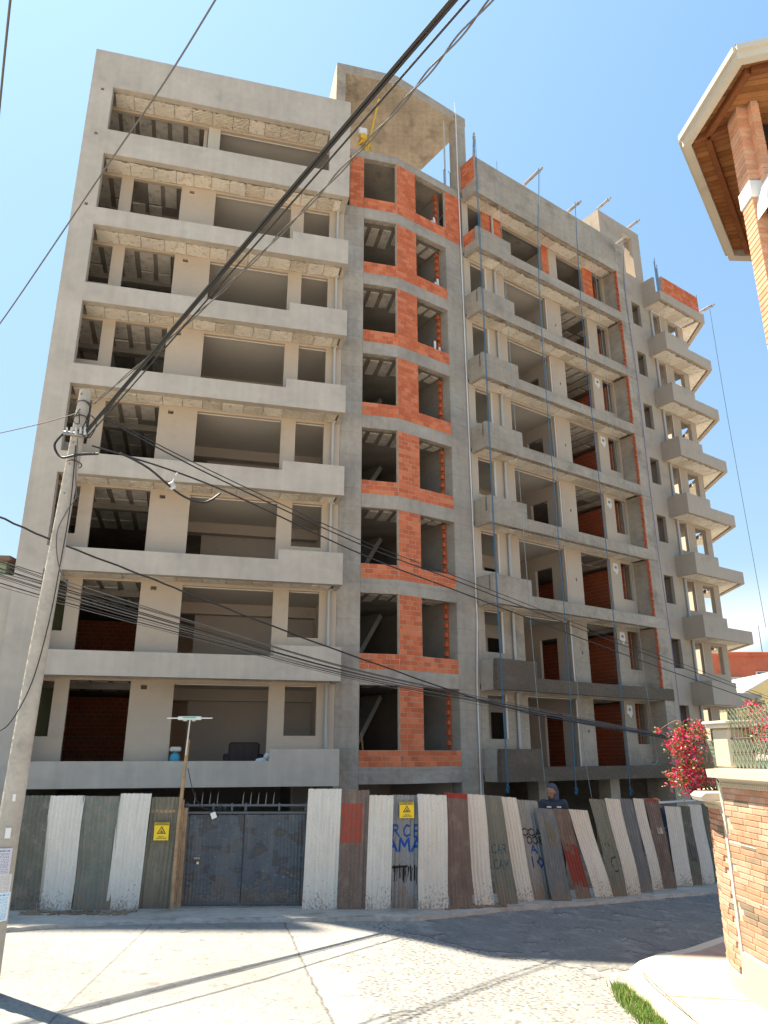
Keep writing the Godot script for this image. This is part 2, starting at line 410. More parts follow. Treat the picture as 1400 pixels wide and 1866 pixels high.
	fb(B, "added_parking_wall", RFT, -4.6, -0.02, 4.4, 4.55, -1.5, yb(1) + 0.3, M.room)
	fb(B, "added_parking_wall", LFT, -0.1, 2.2, 4.7, 4.85, -1.5, yb(1) + 0.3, M.room)
	# roof shelter over the stair
	var slab := PackedVector2Array([pxz(at(LFT, -0.38, 0.9, 0)), bu, pxz(at(RFT, 0.36, 0.77, 0)), pxz(at(RFT, 0.36, 6.2, 0)), pxz(at(LFT, -0.38, 6.0, 0))])
	part(B, "shelter_roof", prism(slab, 27.0, 27.42), M.raw)
	part(B, "roof_terrace", prism(PackedVector2Array([pxz(at(LFT, 0.02, 1.14, 0)), bend(0.24), pxz(at(RFT, -0.03, 1.0, 0)), pxz(at(RFT, -0.03, 5.0, 0)), pxz(at(LFT, 0.02, 5.2, 0))]), 23.2, 23.36), M.slab)
	fb(B, "shelter_wall", LFT, -0.38, -0.03, 0.9, 3.2, 23.42, 27.0, M.raw, 0.01)
	fb(B, "shelter_column", RFT, -0.18, 0.34, 0.775, 1.2, 23.5, 27.0, M.raw, 0.01)
	part(B, "prop", tube_mesh([at(RFT, -0.62, 1.0, 23.4), at(RFT, -0.62, 1.0, 27.0)], 0.035, -1, 7), M.pipe)
	for du in [-0.16, 0.16]:
		part(B, "rebar_loop", tube_mesh([at(RFT, -0.62 + du, 0.9, 23.4), at(RFT, -0.62 + du, 0.9, 24.3), at(RFT, -0.62 + du * 0.4, 0.9, 24.36)], 0.014, -1, 5), M.rebar)
	part(B, "conduit", tube_mesh([at(RFT, -0.2, 0.72, 27.9), at(RFT, -0.2, 0.72, 23.5), at(RFT, -0.13, 0.72, 12.0), at(RFT, -0.08, 0.73, 6.5), at(RFT, -0.2, 0.72, 4.5), at(RFT, -0.21, 0.72, 0.0)], 0.022, -1, 6), M.white)

func right_block(B: Node3D) -> void:
	var fr := RFT
	for k in range(1, 9):
		var y := yb(k)
		var top := y + STOREY + 0.06
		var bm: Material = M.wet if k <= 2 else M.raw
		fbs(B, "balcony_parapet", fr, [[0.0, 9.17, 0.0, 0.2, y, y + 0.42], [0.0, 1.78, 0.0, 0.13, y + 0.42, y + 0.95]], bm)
		if k == 8: brickwork(B, "brick_parapet_side", Transform3D(Basis(fr.basis.z, Vector3.UP, -fr.basis.x), fr.origin), -0.77, -0.2, 0.006, 0.13, y + 0.42, y + 0.95, 0.26, 0.15, false, M.bricks)
		fb(B, "parapet_return", fr, 0.004, 0.13, 0.2, 0.77, y, y + (0.95 if k < 8 else 0.42), M.concrete if k <= 2 else M.raw)
		fb(B, "floor_slab", fr, 0.13, 9.1, 0.2, 9.0, y + 0.06, y + 0.2, M.slab)
		fb(B, "facade_pier", fr, 8.58, 9.17, 0.012, 1.17, y + 0.42, y + STOREY, M.raw, 0.01)
		balcony_soffit(B, fr, 0.16, 8.5, 0.23, 0.76, y, 0.66)
		var st := newst()
		for r in 15:
			if k == 1: break
			var w := 0.07 if r % 2 == 0 else 0.035
			box(st, Vector3(8.575 - w / 2, y + 0.46 + 0.148 * r + 0.07, -0.06), Vector3(w, 0.11, 0.11), fr)
		if k > 1: part(B, "toothed_brick_jamb", done(st), M.bricks[3])
		var walls := [
			[-0.02, 0.29, 0.77, 0.92, y + 0.2, top], [0.29, 1.07, 0.77, 0.92, y + 0.2, y + 1.25], [0.29, 1.07, 0.77, 0.92, y + 2.62, top],
			[2.1, 4.5, 0.77, 0.92, y + (2.64 if k < 8 else 2.5), top], [5.4, 7.12, 0.77, 0.92, y + (2.66 if k < 8 else 2.5), top],
			[7.77, 8.48, 0.77, 0.92, y + 0.2, y + 1.15], [7.77, 8.48, 0.77, 0.92, y + 2.6, top], [8.48, 8.58, 0.77, 0.92, y + 0.2, top]]
		if k < 8:
			walls.append_array([[1.07, 2.1, 0.77, 0.92, y + 0.2, top], [4.5, 5.0, 0.77, 0.92, y + 0.2, top], [5.07, 5.4, 0.77, 0.92, y + 0.2, top], [5.0, 5.07, 0.77, 0.92, y + 0.2, y + 1.5], [5.0, 5.07, 0.77, 0.92, y + 1.61, top], [7.12, 7.77, 0.77, 0.92, y + 0.2, top]])
		else:
			walls.append_array([[4.9, 5.4, 0.77, 0.92, y + 0.2, top]])
			for w in [[1.07, 2.1], [4.5, 4.9], [7.12, 7.77]]:
				brickwork(B, "brick_panel", fr, w[0], w[1], 0.77, 0.9, y + 0.2, top, 0.26, 0.15, false, M.bricks)
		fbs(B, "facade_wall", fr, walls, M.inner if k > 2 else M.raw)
		part(B, "drain_pipe", tube_mesh([at(fr, 1.54, 0.7, y + 0.2), at(fr, 1.54, 0.7, y + 2.66), at(fr, 1.64, 0.62, y + 2.71)], 0.052, -1, 8), M.pipe)
		if k < 8:
			fb(B, "corner_bead", fr, 1.05, 1.12, 0.755, 0.78, y + 1.25, y + 2.62, M.bead)
			fb(B, "corner_bead", fr, 4.47, 4.53, 0.755, 0.78, y + 0.2, y + 2.6, M.bead)
			fb(B, "corner_bead", fr, 2.1, 4.47, 0.89, 0.93, y + 2.61, y + 2.64, M.bead)
			fb(B, "corner_bead", fr, 0.29, 1.05, 0.89, 0.93, y + 2.59, y + 2.62, M.bead)
			fb(B, "brick_edge", fr, 4.5, 4.56, 0.762, 0.8, y + 0.2, y + 2.6, M.bricks[3])
		if k < 7:
			var p := part(B, "plaster_patch", prism(PackedVector2Array([Vector2(-0.15, -0.17), Vector2(0.14, -0.15), Vector2(0.17, 0.12), Vector2(0.05, 0.3), Vector2(-0.06, 0.18), Vector2(-0.17, 0.14)]), 0.0, 0.012), M.white)
			p.transform = fr * Transform3D(Basis(Vector3(1, 0, 0), Vector3(0, 0, 1), Vector3(0, -1, 0)), Vector3(7.42, y + 2.36, -0.768))
			fb(p, "junction_box", Transform3D.IDENTITY, -0.06, 0.06, -0.05, 0.05, -0.03, 0.02, M.galvanised)
		# rooms
		fbs(B, "partition_wall", fr, [[4.85, 4.97, 0.92, 1.75, y + 0.2, top], [4.85, 4.97, 1.75, 2.6, y + 2.2, top], [4.85, 4.97, 2.6, 9.0, y + 0.2, top]], M.room)
		fb(B, "plaster_ceiling", fr, 0.0, 4.85, 0.92, 5.6, top - 0.03, top, M.ceiling)
		fbs(B, "back_partition", fr, [[0.0, 2.9, 3.4, 3.52, y + 0.2, top - 0.03], [2.9, 3.7, 3.4, 3.52, y + 2.25, top - 0.03], [3.7, 4.85, 3.4, 3.52, y + 0.2, top - 0.03]], M.room)
		ceiling_blocks(B, fr, 5.05, 8.5, 0.95, 4.2, top, 0.55, 1.1)
		brickwork(B, "brick_partition", fr, 5.0, 8.9, 7.4, 7.55, y + 0.2, top - 0.2, 0.26, 0.15, false, [M.bricks[3]])
		var side := Transform3D(Basis(fr.basis.z, Vector3.UP, -fr.basis.x), at(fr, 8.52, 0, 0))
		brickwork(B, "brick_partition", side, -7.4, -1.2, 0.0, 0.06, y + 0.2, top - 0.1, 0.26, 0.15, false, [M.bricks[3]])
	fb(B, "back_wall", fr, -0.02, 9.1, 9.0, 9.15, -1.5, 23.26, M.room)
	fb(B, "side_wall", fr, 9.0, 9.15, 1.2, 9.0, -1.5, 23.2, M.raw)
	fb(B, "facade_pier", fr, 8.58, 9.17, 0.012, 1.17, -1.5, yb(1) - 0.0, M.raw)
	# roof edge
	fbs(B, "roof_beam", fr, [[0.0, 9.17, 0.0, 0.2, 23.05, 23.62], [0.0, 0.13, 0.2, 0.77, 23.05, 23.62]], M.raw)
	fb(B, "roof_parapet", fr, 0.13, 8.62, 0.012, 0.14, 23.62, 24.77, M.raw, 0.01)
	fb(B, "roof_parapet", fr, 8.62, 9.17, 0.0, 0.14, 23.62, 24.6, M.raw)
	brickwork(B, "brick_parapet_side", Transform3D(Basis(fr.basis.z, Vector3.UP, -fr.basis.x), fr.origin), -0.8, -0.012, 0.006, 0.12, 23.62, 24.77, 0.26, 0.11, false, M.bricks)
	fb(B, "roof_slab", fr, 0.13, 9.1, 0.2, 9.0, 23.14, 23.4, M.slab)
	balcony_soffit(B, fr, 0.16, 8.5, 0.23, 0.76, 23.08, 0.66)
	for k in [1]:
		fb(B, "parking_column", fr, 2.6, 3.1, 1.0, 1.5, -1.5, yb(1), M.concrete)
		fb(B, "parking_column", fr, 5.6, 6.1, 0.5, 1.0, -1.5, yb(1), M.raw)

func far_wing(B: Node3D) -> void:
	var fr := RFT
	for k in range(0, 9):
		var y := yb(k) if k > 0 else -1.6
		var y1 := yb(k + 1)
		if k == 0:
			fb(B, "wing_wall", fr, 9.17, 15.4, 1.18, 1.33, y, y1, M.wing)
			continue
		var cells := [[9.17, 11.22, 1.18, 1.33, y, y1], [11.88, 12.8, 1.18, 1.33, y, y1], [11.22, 11.88, 1.18, 1.33, y, y + 1.46], [11.22, 11.88, 1.18, 1.33, y + 2.68, y1],
			[13.46, 14.1, 1.18, 1.33, y, y1], [14.96, 15.4, 1.18, 1.33, y, y1], [12.8, 13.46, 1.18, 1.33, y, y + 1.33], [14.1, 14.96, 1.18, 1.33, y, y + 1.4],
			[12.8, 13.46, 1.18, 1.33, y + 2.64, y1], [14.1, 14.96, 1.18, 1.33, y + 2.6, y1]]
		fbs(B, "wing_wall", fr, cells, M.wing)
		if k == 0: continue
		fb(B, "floor_slab", fr, 9.17, 15.4, 1.33, 5.0, y - 0.02, y + 0.18, M.slab)
		fbs(B, "back_partition", fr, [[9.2, 11.9, 4.6, 4.72, y + 0.18, y1 - 0.02], [13.2, 14.4, 4.6, 4.72, y + 0.18, y1 - 0.02], [11.9, 13.2, 4.6, 4.72, y + 2.3, y1 - 0.02]], M.room)
		fb(B, "partition_wall", fr, 12.1, 12.2, 1.33, 4.6, y + 0.18, y1 - 0.02, M.room)
		part(B, "drain_pipe", tube_mesh([at(fr, 12.68, 1.12, y + 0.1), at(fr, 12.68, 1.12, y1 - 0.02)], 0.06, -1, 8), M.pipe)
		fb(B, "corner_bead", fr, 13.44, 13.48, 1.165, 1.19, y + 1.33, y + 2.64, M.bead)
	fb(B, "roof_parapet", fr, 9.17, 12.2, 1.18, 1.33, 23.2, 24.75, M.wing)
	fb(B, "roof_slab", fr, 9.17, 15.4, 1.33, 5.0, 23.2, 23.4, M.slab)
	# the side wall runs back at an angle
	var sdir := Vector2(0.62, 0.785)
	for k in range(1, 10):
		var y := yb(k)
		var P := func(u: float, d: float) -> Vector2: return pxz(at(fr, u, d, 0))
		var t := 2.6
		var front: Array = [[12.2, 14.0, 0.22, 0.34, y, y + 0.93], [14.0, 15.92, 0.22, 0.34, y, y + 0.54], [12.2, 12.32, 0.34, 1.175, y, y + 0.93]]
		if k == 9:
			front = [[12.2, 15.92, 0.22, 0.34, y, y + 0.46], [12.2, 12.32, 0.34, 1.175, y, y + 0.46], [12.2, 12.32, 0.5, 1.175, y + 0.46, y + 1.36]]
			brickwork(B, "brick_parapet", fr, 12.5, 15.55, 0.23, 0.36, y + 0.46, y + 1.36, 0.26, 0.15, false, M.bricks)
			for i in 4: part(B, "rebar", tube_mesh([at(fr, 12.26 + 0.07 * (i % 2), 0.28 + 0.08 * (i / 2), y + 0.4), at(fr, 12.26 + 0.07 * (i % 2), 0.28 + 0.08 * (i / 2), y + 1.75 + 0.22 * i)], 0.014, -1, 5), M.rebar)
			part(B, "rebar", tube_mesh([at(fr, 15.65, 0.3, y + 0.4), at(fr, 15.65, 0.3, y + 1.6)], 0.012, -1, 5), M.rebar)
		fbs(B, "balcony_parapet", fr, front, M.wing)
		var o0 := Vector2(15.92, 0.22); var o1 := o0 + sdir * t * 1.3
		var i0 := Vector2(15.77, 0.34); var i1 := i0 + sdir * t * 1.3
		part(B, "side_parapet", prism(PackedVector2Array([P.call(o0.x, o0.y + 0.0), P.call(o1.x, o1.y), P.call(i1.x, i1.y), P.call(i0.x, i0.y)]), y + 0.002, y + 0.54), M.wing)
		part(B, "balcony_slab", prism(PackedVector2Array([P.call(12.32, 0.34), P.call(15.77, 0.34), P.call(i1.x, i1.y), P.call(15.4 + sdir.x * t, 1.18 + sdir.y * t), P.call(15.4, 1.175), P.call(12.32, 1.175)]), y + 0.06, y + 0.2), M.slab)
		balcony_soffit(B, fr, 12.36, 15.5, 0.4, 1.17, y, 0.7)
		part(B, "soffit_block", prism(PackedVector2Array([P.call(15.52, 0.42), P.call(15.7, 0.42), P.call(i1.x - 0.08, i1.y), P.call(15.42 + sdir.x * t, 1.2 + sdir.y * t), P.call(15.42, 1.18), P.call(15.52, 1.16)]), y + 0.015, y + 0.06), M.soffit)
		if k < 9:
			part(B, "wing_side_wall", prism(PackedVector2Array([P.call(15.4, 1.33), P.call(15.4 + sdir.x * 0.5, 1.33 + sdir.y * 0.5), P.call(15.25 + sdir.x * 0.5, 1.33 + sdir.y * 0.5), P.call(15.25, 1.33)]), y, y + STOREY), M.wing)
			part(B, "wing_side_wall", prism(PackedVector2Array([P.call(15.4 + sdir.x * 1.6, 1.33 + sdir.y * 1.6), P.call(15.4 + sdir.x * 3.6, 1.33 + sdir.y * 3.6), P.call(15.25 + sdir.x * 3.6, 1.33 + sdir.y * 3.6), P.call(15.25 + sdir.x * 1.6, 1.33 + sdir.y * 1.6)]), y, y + STOREY), M.wing)
	# lift housing on the roof
	fbs(B, "lift_housing", fr, [[9.35, 11.1, 1.18, 1.36, 24.75, 27.6], [11.1, 11.85, 1.18, 1.36, 27.1, 27.6], [11.85, 12.5, 1.18, 1.36, 24.75, 27.6], [9.35, 9.53, 1.36, 3.6, 23.4, 27.6], [12.32, 12.5, 1.36, 2.0, 23.4, 27.6], [9.53, 12.5, 1.36, 2.0, 27.42, 27.6]], M.wing)

# ---------------------------------------------------------------- ground
func road_material() -> StandardMaterial3D:
	# x -8..12 and z -22..-6 metres, about a centimetre to the pixel: cast concrete, stony worn paving, asphalt patching
	var w := 1600; var h := 1280
	var lut := PackedByteArray(); lut.resize(2048)
	for i in 2048: lut[i] = srgb8(i / 2047.0)
	var mk := func(s: int, f: float, o: int) -> PackedByteArray:
		var n := FastNoiseLite.new()
		n.seed = s; n.frequency = f; n.fractal_octaves = o; n.noise_type = FastNoiseLite.TYPE_SIMPLEX_SMOOTH
		var im := n.get_image(w, h); im.convert(Image.FORMAT_L8)
		return im.get_data()
	var big: PackedByteArray = mk.call(5, 0.005, 4)
	var mid: PackedByteArray = mk.call(6, 0.038, 4)
	var fine: PackedByteArray = mk.call(7, 0.22, 2)
	var pit: PackedByteArray = mk.call(8, 0.19, 3)
	var d := PackedByteArray(); d.resize(w * h * 3)
	var hm := PackedByteArray(); hm.resize(w * h)
	for j in h:
		var z := -22.0 + j * 0.0125
		var xj := -1.45 + (z + 12.31) * 0.232             # joint between the cast slabs and the stony paving
		var x1 := -3.43 + (z + 12.0) * 0.072
		for i in w:
			var x := -8.0 + i * 0.0125
			var q := j * w + i
			var b := big[q] / 255.0; var m := mid[q] / 255.0; var f := fine[q] / 255.0; var p := pit[q] / 255.0
			var v := 0.255 * (0.92 + 0.30 * (b - 0.5) + 0.26 * (m - 0.5) + 0.20 * (f - 0.5))
			var hgt := 150.0 + 20.0 * f
			if x > xj + 0.04 * (m - 0.5):
				var edge := clampf((x - xj) * 0.7, 0.0, 1.0)
				var stony := clampf((b * 0.6 + m * 0.55 - 0.42) * 4.0 + edge - 0.6, 0.0, 1.0)
				var pits := clampf((p - 0.52) * 8.0, 0.0, 1.0)
				v = lerpf(0.25 + 0.10 * (f - 0.5), 0.25 * (1.0 - 0.55 * pits) + 0.14 * (f - 0.5), stony)
				hgt = 150.0 + 35.0 * f - 70.0 * pits * stony + 20.0 * m
			else:
				if m > 0.60: v *= 1.0 - 1.3 * (m - 0.60)
				if absf(b - 0.5) < 0.004 and m > 0.45: v *= 0.55
				if absf(m - 0.47) < 0.012 and b > 0.56: v *= 0.78
				if sin(x * 92.0 + z * 9.0) > 0.55 and b > 0.5: v *= 0.955
				if absf(x - x1 - 0.02 * (m - 0.5)) < 0.009 + 0.006 * (f - 0.5): v = 0.13; hgt = 60.0
				var zc := -9.54 - (x + 4.29) * 0.25
				if absf(z - zc - 0.05 * (m - 0.5)) < 0.006 and f > 0.42: v = 0.2; hgt = 90.0
				if absf(z - zc - 2.1 - 0.05 * (m - 0.5)) < 0.005 and f > 0.45: v = 0.22
				if p > 0.74 and f > 0.55: v *= 0.45
			if absf(x - xj - 0.05 * (m - 0.5)) < 0.010: v *= 0.45; hgt = 60.0
			var k := q * 3
			d[k] = lut[int(clampf(v * 1.01, 0.0, 1.0) * 2047)]
			d[k + 1] = lut[int(clampf(v, 0.0, 1.0) * 2047)]
			d[k + 2] = lut[int(clampf(v * 0.95, 0.0, 1.0) * 2047)]
			hm[q] = int(clampf(hgt, 0.0, 255.0))
	var mat := StandardMaterial3D.new()
	mat.albedo_texture = ImageTexture.create_from_image(Image.create_from_data(w, h, false, Image.FORMAT_RGB8, d))
	var nm := Image.create_from_data(w, h, false, Image.FORMAT_L8, hm)
	nm.convert(Image.FORMAT_RGBA8); nm.bump_map_to_normal_map(2.5)
	mat.normal_enabled = true; mat.normal_texture = ImageTexture.create_from_image(nm); mat.normal_scale = 0.6
	mat.roughness = 0.9; mat.metallic_specular = 0.3
	return mat
func sheet_grid(xs: Array, zs: Array, lift: float, uv := false) -> ArrayMesh:
	var st := SurfaceTool.new(); st.begin(Mesh.PRIMITIVE_TRIANGLES); st.set_smooth_group(0)
	for i in xs.size() - 1:
		for j in zs.size() - 1:
			for c in [[0, 0], [1, 0], [1, 1], [0, 0], [1, 1], [0, 1]]:
				var x: float = xs[i + c[0]]; var z: float = zs[j + c[1]]
				if uv: st.set_uv(Vector2((x + 8.0) / 20.0, (z + 22.0) / 16.0))
				st.add_vertex(Vector3(x, ground_y(x) + lift, z))
	st.generate_normals()
	return st.commit()
func span(a: float, b: float, s: float) -> Array:
	var o := []
	var n := int(round((b - a) / s))
	for i in n + 1: o.append(a + (b - a) * i / n)
	return o
const KERB := [[-30, -11.6, 0.065], [-5.4, -11.81, 0.065], [-4.54, -12.17, 0.05], [-4.0, -12.32, 0.035], [-3.26, -12.44, 0.03], [-1.5, -12.56, 0.03], [-1.0, -12.59, 0.065], [0.51, -12.71, 0.065], [1.23, -13.26, 0.065], [1.94, -13.98, 0.065], [2.94, -14.8, 0.065], [4.46, -16.0, 0.065], [5.68, -17.12, 0.065], [7.57, -18.81, 0.065], [15, -25.3, 0.065], [30, -38, 0.065]]
func build_ground() -> void:
	structure(part(self, "ground", sheet_grid([-400, -120, -40, -20, -8, -2, 0, 1, 2, 4, 8, 12, 20, 40, 80], [-400, -120, -60, -40, -22, -6, 10, 40, 120], -0.03), M.slab))
	structure(part(self, "road", sheet_grid(span(-8, 12, 0.5), span(-22, -6, 4.0), 0.0, true), road_material()))
	# asphalt patching with a ragged outline
	var pn := FastNoiseLite.new(); pn.seed = 77; pn.frequency = 0.9; pn.fractal_octaves = 4
	var outline := PackedVector2Array([Vector2(0.7, -12.75), Vector2(0.2, -12.3), Vector2(0.9, -11.6), Vector2(1.9, -11.15), Vector2(1.7, -10.75), Vector2(2.6, -10.6), Vector2(3.2, -11.0), Vector2(4.2, -12.1), Vector2(5.6, -13.7), Vector2(9.5, -17.2), Vector2(11.5, -21.9), Vector2(11.2, -21.9), Vector2(7.5, -18.85), Vector2(5.6, -17.15), Vector2(4.4, -16.05), Vector2(2.9, -14.85), Vector2(1.9, -14.0), Vector2(1.2, -13.3)])
	var ap := SurfaceTool.new(); ap.begin(Mesh.PRIMITIVE_TRIANGLES); ap.set_smooth_group(0)
	var cs := 0.06
	for gi in int(12.0 / cs):
		for gj in int(12.0 / cs):
			var c := Vector2(-0.2 + gi * cs, -22.0 + gj * cs)
			var w2 := c + Vector2(pn.get_noise_2d(c.x, c.y), pn.get_noise_2d(c.x + 40.0, c.y)) * 0.55
			if not Geometry2D.is_point_in_polygon(w2, outline): continue
			if pn.get_noise_2d(c.x * 1.3 + 9.0, c.y * 1.3) > 0.36: continue
			for q in [[0, 0], [1, 0], [1, 1], [0, 0], [1, 1], [0, 1]]:
				var x: float = c.x + q[0] * cs; var z: float = c.y + q[1] * cs
				ap.add_vertex(Vector3(x, ground_y(x) + 0.005, z))
	ap.generate_normals()
	structure(part(self, "road_patch", ap.commit(), mineral(130, Color(0.165, 0.168, 0.165), 0.14, 3.0, {grain = 1.0, stain = Color(0.25, 0.245, 0.23), thr = 0.62, bump = 2.5})))
	structure(part(self, "road", sheet_grid([-30, -20, -8.0], [-13, -6], 0.0), M.pave))
	structure(part(self, "road", sheet_grid(span(-30, 30, 1.0), [-6, -3.2], 0.0), M.pave))
	structure(part(self, "road", sheet_grid(span(12, 34, 1.0), [-42, -22, -15], 0.0), M.slab))
	structure(part(self, "pavement", sheet_grid(span(-40, 30, 1.0), [-3.2, 30], 0.14), M.pave))
	# far pavement with its kerb
	var top := SurfaceTool.new(); top.begin(Mesh.PRIMITIVE_TRIANGLES); top.set_smooth_group(-1)
	var face := newst()
	var P := []
	for i in KERB.size() - 1:
		var n := 8 if absf(KERB[i][0]) < 8 else 2
		for j in n:
			var t := float(j) / n
			var x := lerpf(KERB[i][0], KERB[i + 1][0], t); var z := lerpf(KERB[i][1], KERB[i + 1][1], t)
			var hh := lerpf(KERB[i][2], KERB[i + 1][2], t)
			var jit := rng.randf_range(-0.018, 0.018) if absf(x) < 9 else 0.0
			P.append([x, z + jit, hh + rng.randf_range(-0.012, 0.008)])
	for i in P.size() - 1:
		var a: Array = P[i]; var b: Array = P[i + 1]
		var ga := ground_y(a[0]); var gb := ground_y(b[0])
		var off := Vector3(-0.45, 0, -0.9) if a[0] > 0.6 else Vector3(0, 0, -1.0)
		var offb := Vector3(-0.45, 0, -0.9) if b[0] > 0.6 else Vector3(0, 0, -1.0)
		var la := Vector3(a[0], ga - 0.03, a[1]); var lb := Vector3(b[0], gb - 0.03, b[1])
		var ta := Vector3(a[0], ga + a[2], a[1]) + off * 0.02; var tb := Vector3(b[0], gb + b[2], b[1]) + offb * 0.02
		quad(face, la, lb, tb, ta)
		var ka := Vector3(a[0], ga + max(a[2], 0.045), a[1]) + off * 0.15; var kb := Vector3(b[0], gb + max(b[2], 0.045), b[1]) + offb * 0.15
		quad(face, ta, tb, kb, ka)
		var ma := Vector3(a[0], ga + 0.06, a[1]) + off * 0.45; var mb := Vector3(b[0], gb + 0.06, b[1]) + offb * 0.45
		var fa := Vector3(a[0], ga + 0.06, a[1]) + off * 1.5; var fb2 := Vector3(b[0], gb + 0.06, b[1]) + offb * 1.5
		quad(top, ka, kb, mb, ma); quad(top, ma, mb, fb2, fa)
	structure(part(self, "pavement", done(top), M.pave))
	structure(part(self, "kerb", done(face), M.kerb))
	var yd := newst()
	for i in P.size() - 1:
		var a: Array = P[i]; var b: Array = P[i + 1]
		var oa := Vector3(-0.45, 0, -0.9) if a[0] > 0.6 else Vector3(0, 0, -1.0)
		var ob := Vector3(-0.45, 0, -0.9) if b[0] > 0.6 else Vector3(0, 0, -1.0)
		var pa := Vector3(a[0], ground_y(a[0]), a[1]); var pb := Vector3(b[0], ground_y(b[0]), b[1])
		quad(yd, pa + oa * 1.25 + Vector3(0, 0.0, 0), pb + ob * 1.25, pb + ob * 1.45 + Vector3(0, 0.24, 0), pa + oa * 1.45 + Vector3(0, 0.24, 0))
		quad(yd, pa + oa * 1.45 + Vector3(0, 0.24, 0), pb + ob * 1.45 + Vector3(0, 0.24, 0), pb + ob * 24.0 + Vector3(0, 0.24, 0), pa + oa * 24.0 + Vector3(0, 0.24, 0))
	structure(part(self, "yard", done(yd), M.dirt))
	# dug-out strip of dirt at the foot of the fence
	for s in [[-5.6, -3.9, -13.0, 0.07, 31], [1.0, 2.1, -13.7, -0.02, 17]]:
		var st := newst()
		for i in 260:
			var x := rng.randf_range(s[0], s[1]); var tz := rng.randf()
			var z: float = s[2] + (0.28 * tz if s[0] < 0 else 0.22 * tz - 0.62 * (x - 1.0))
			var r := rng.randf_range(0.012, 0.045) * (1.0 - 0.4 * tz)
			box(st, Vector3(x, ground_y(x) + 0.055 + r * 0.3, z), Vector3(r * 2, r, r * 1.7), Transform3D.IDENTITY, 0.01)
		var o := part(self, "dirt", done(st), M.dirt)
		stuff(o); tag(o, "brown crumbled soil at the foot of the left fence" if s[0] < 0 else "patch of loose soil and rubble under the brown sheet", "soil")
	# near pavement on the right: rounded corner
	var kerb_line := [Vector2(9.5, -16.9), Vector2(5.56, -13.5), Vector2(4.28, -12.0), Vector2(3.72, -11.5), Vector2(3.3, -10.98), Vector2(3.02, -10.5), Vector2(2.88, -10.1), Vector2(2.84, -9.6), Vector2(2.86, -8.8), Vector2(2.9, -6.0), Vector2(2.9, -3.0)]
	var st2 := newst(); var kf := newst()
	for i in kerb_line.size() - 1:
		var a: Vector2 = kerb_line[i]; var b: Vector2 = kerb_line[i + 1]
		var na := Vector2(1.0, -0.1) if i > 4 else Vector2(0.75, 0.66)
		var nb := Vector2(1.0, -0.1) if i + 1 > 4 else Vector2(0.75, 0.66)
		var G := func(p: Vector2, l: float) -> Vector3: return Vector3(p.x, ground_y(p.x) + l, p.y)
		quad(kf, G.call(a, -0.03), G.call(b, -0.03), G.call(b + nb * 0.015, 0.10), G.call(a + na * 0.015, 0.10))
		quad(kf, G.call(a + na * 0.015, 0.10), G.call(b + nb * 0.015, 0.10), G.call(b + nb * 0.2, 0.115), G.call(a + na * 0.2, 0.115))
		var ia := Vector2(maxf(a.x + 4.0, 6.0), a.y + (4.0 if i <= 4 else 0.0)); var ib := Vector2(maxf(b.x + 4.0, 6.0), b.y + (4.0 if i + 1 <= 4 else 0.0))
		var steps := 5
		for s in steps:
			var t0 := float(s) / steps; var t1 := float(s + 1) / steps
			quad(st2, G.call((a + na * 0.208).lerp(ia, t0), 0.12), G.call((b + nb * 0.208).lerp(ib, t0), 0.12), G.call((b + nb * 0.208).lerp(ib, t1), 0.12), G.call((a + na * 0.208).lerp(ia, t1), 0.12))
	structure(part(self, "corner_pavement", done(st2), M.pink_pave))
	structure(part(self, "corner_kerb", done(kf), M.cream))
	for jt in [[Vector2(3.06, -9.35), Vector2(4.06, -9.5)], [Vector2(3.12, -10.3), Vector2(3.06, -8.2)]]:
		var jm := newst()
		for q in 6:
			var a: Vector2 = jt[0].lerp(jt[1], q / 6.0); var b: Vector2 = jt[0].lerp(jt[1], (q + 1) / 6.0)
			var sd2: Vector2 = (b - a).normalized().orthogonal() * 0.006
			quad(jm, Vector3(a.x + sd2.x, ground_y(a.x) + 0.124, a.y + sd2.y), Vector3(b.x + sd2.x, ground_y(b.x) + 0.124, b.y + sd2.y), Vector3(b.x - sd2.x, ground_y(b.x) + 0.124, b.y - sd2.y), Vector3(a.x - sd2.x, ground_y(a.x) + 0.124, a.y - sd2.y))
		structure(part(self, "pavement_joint", done(jm), M.dirt))
	# verge of grass in front of the kerb
	var gs := SurfaceTool.new(); gs.begin(Mesh.PRIMITIVE_TRIANGLES); gs.set_smooth_group(-1)
	for i in 6500:
		var t := rng.randf()
		var c := Vector2(2.74, -9.95).lerp(Vector2(2.72, -8.2), t)
		var wd := 0.04 + 0.11 * sin(PI * clampf(t * 0.9 + 0.08, 0, 1))
		var p := c + Vector2(rng.randf_range(-wd, wd * 0.75), rng.randf_range(-0.05, 0.05))
		var clump := pn.get_noise_2d(p.x * 3.0, p.y * 3.0) * 0.5 + 0.5
		if rng.randf() > 0.25 + clump * 1.1: continue
		p += Vector2(rng.randfn() * 0.03, rng.randfn() * 0.04)
		var hh := rng.randf_range(0.02, 0.07) + 0.11 * clump * rng.randf()
		var lean := Vector3(rng.randf_range(-0.05, 0.05), 0, rng.randf_range(-0.05, 0.05))
		var bw := Vector3(rng.randf_range(-1, 1), 0, rng.randf_range(-1, 1)).normalized() * rng.randf_range(0.003, 0.009)
		var base := Vector3(p.x, ground_y(p.x) - 0.01, p.y)
		gs.set_color([Color(0.13, 0.27, 0.035), Color(0.19, 0.34, 0.05), Color(0.10, 0.20, 0.03), Color(0.27, 0.33, 0.08), Color(0.34, 0.30, 0.13)][rng.randi() % 5])
		gs.add_vertex(base - bw); gs.add_vertex(base + lean + Vector3(0, hh, 0)); gs.add_vertex(base + bw)
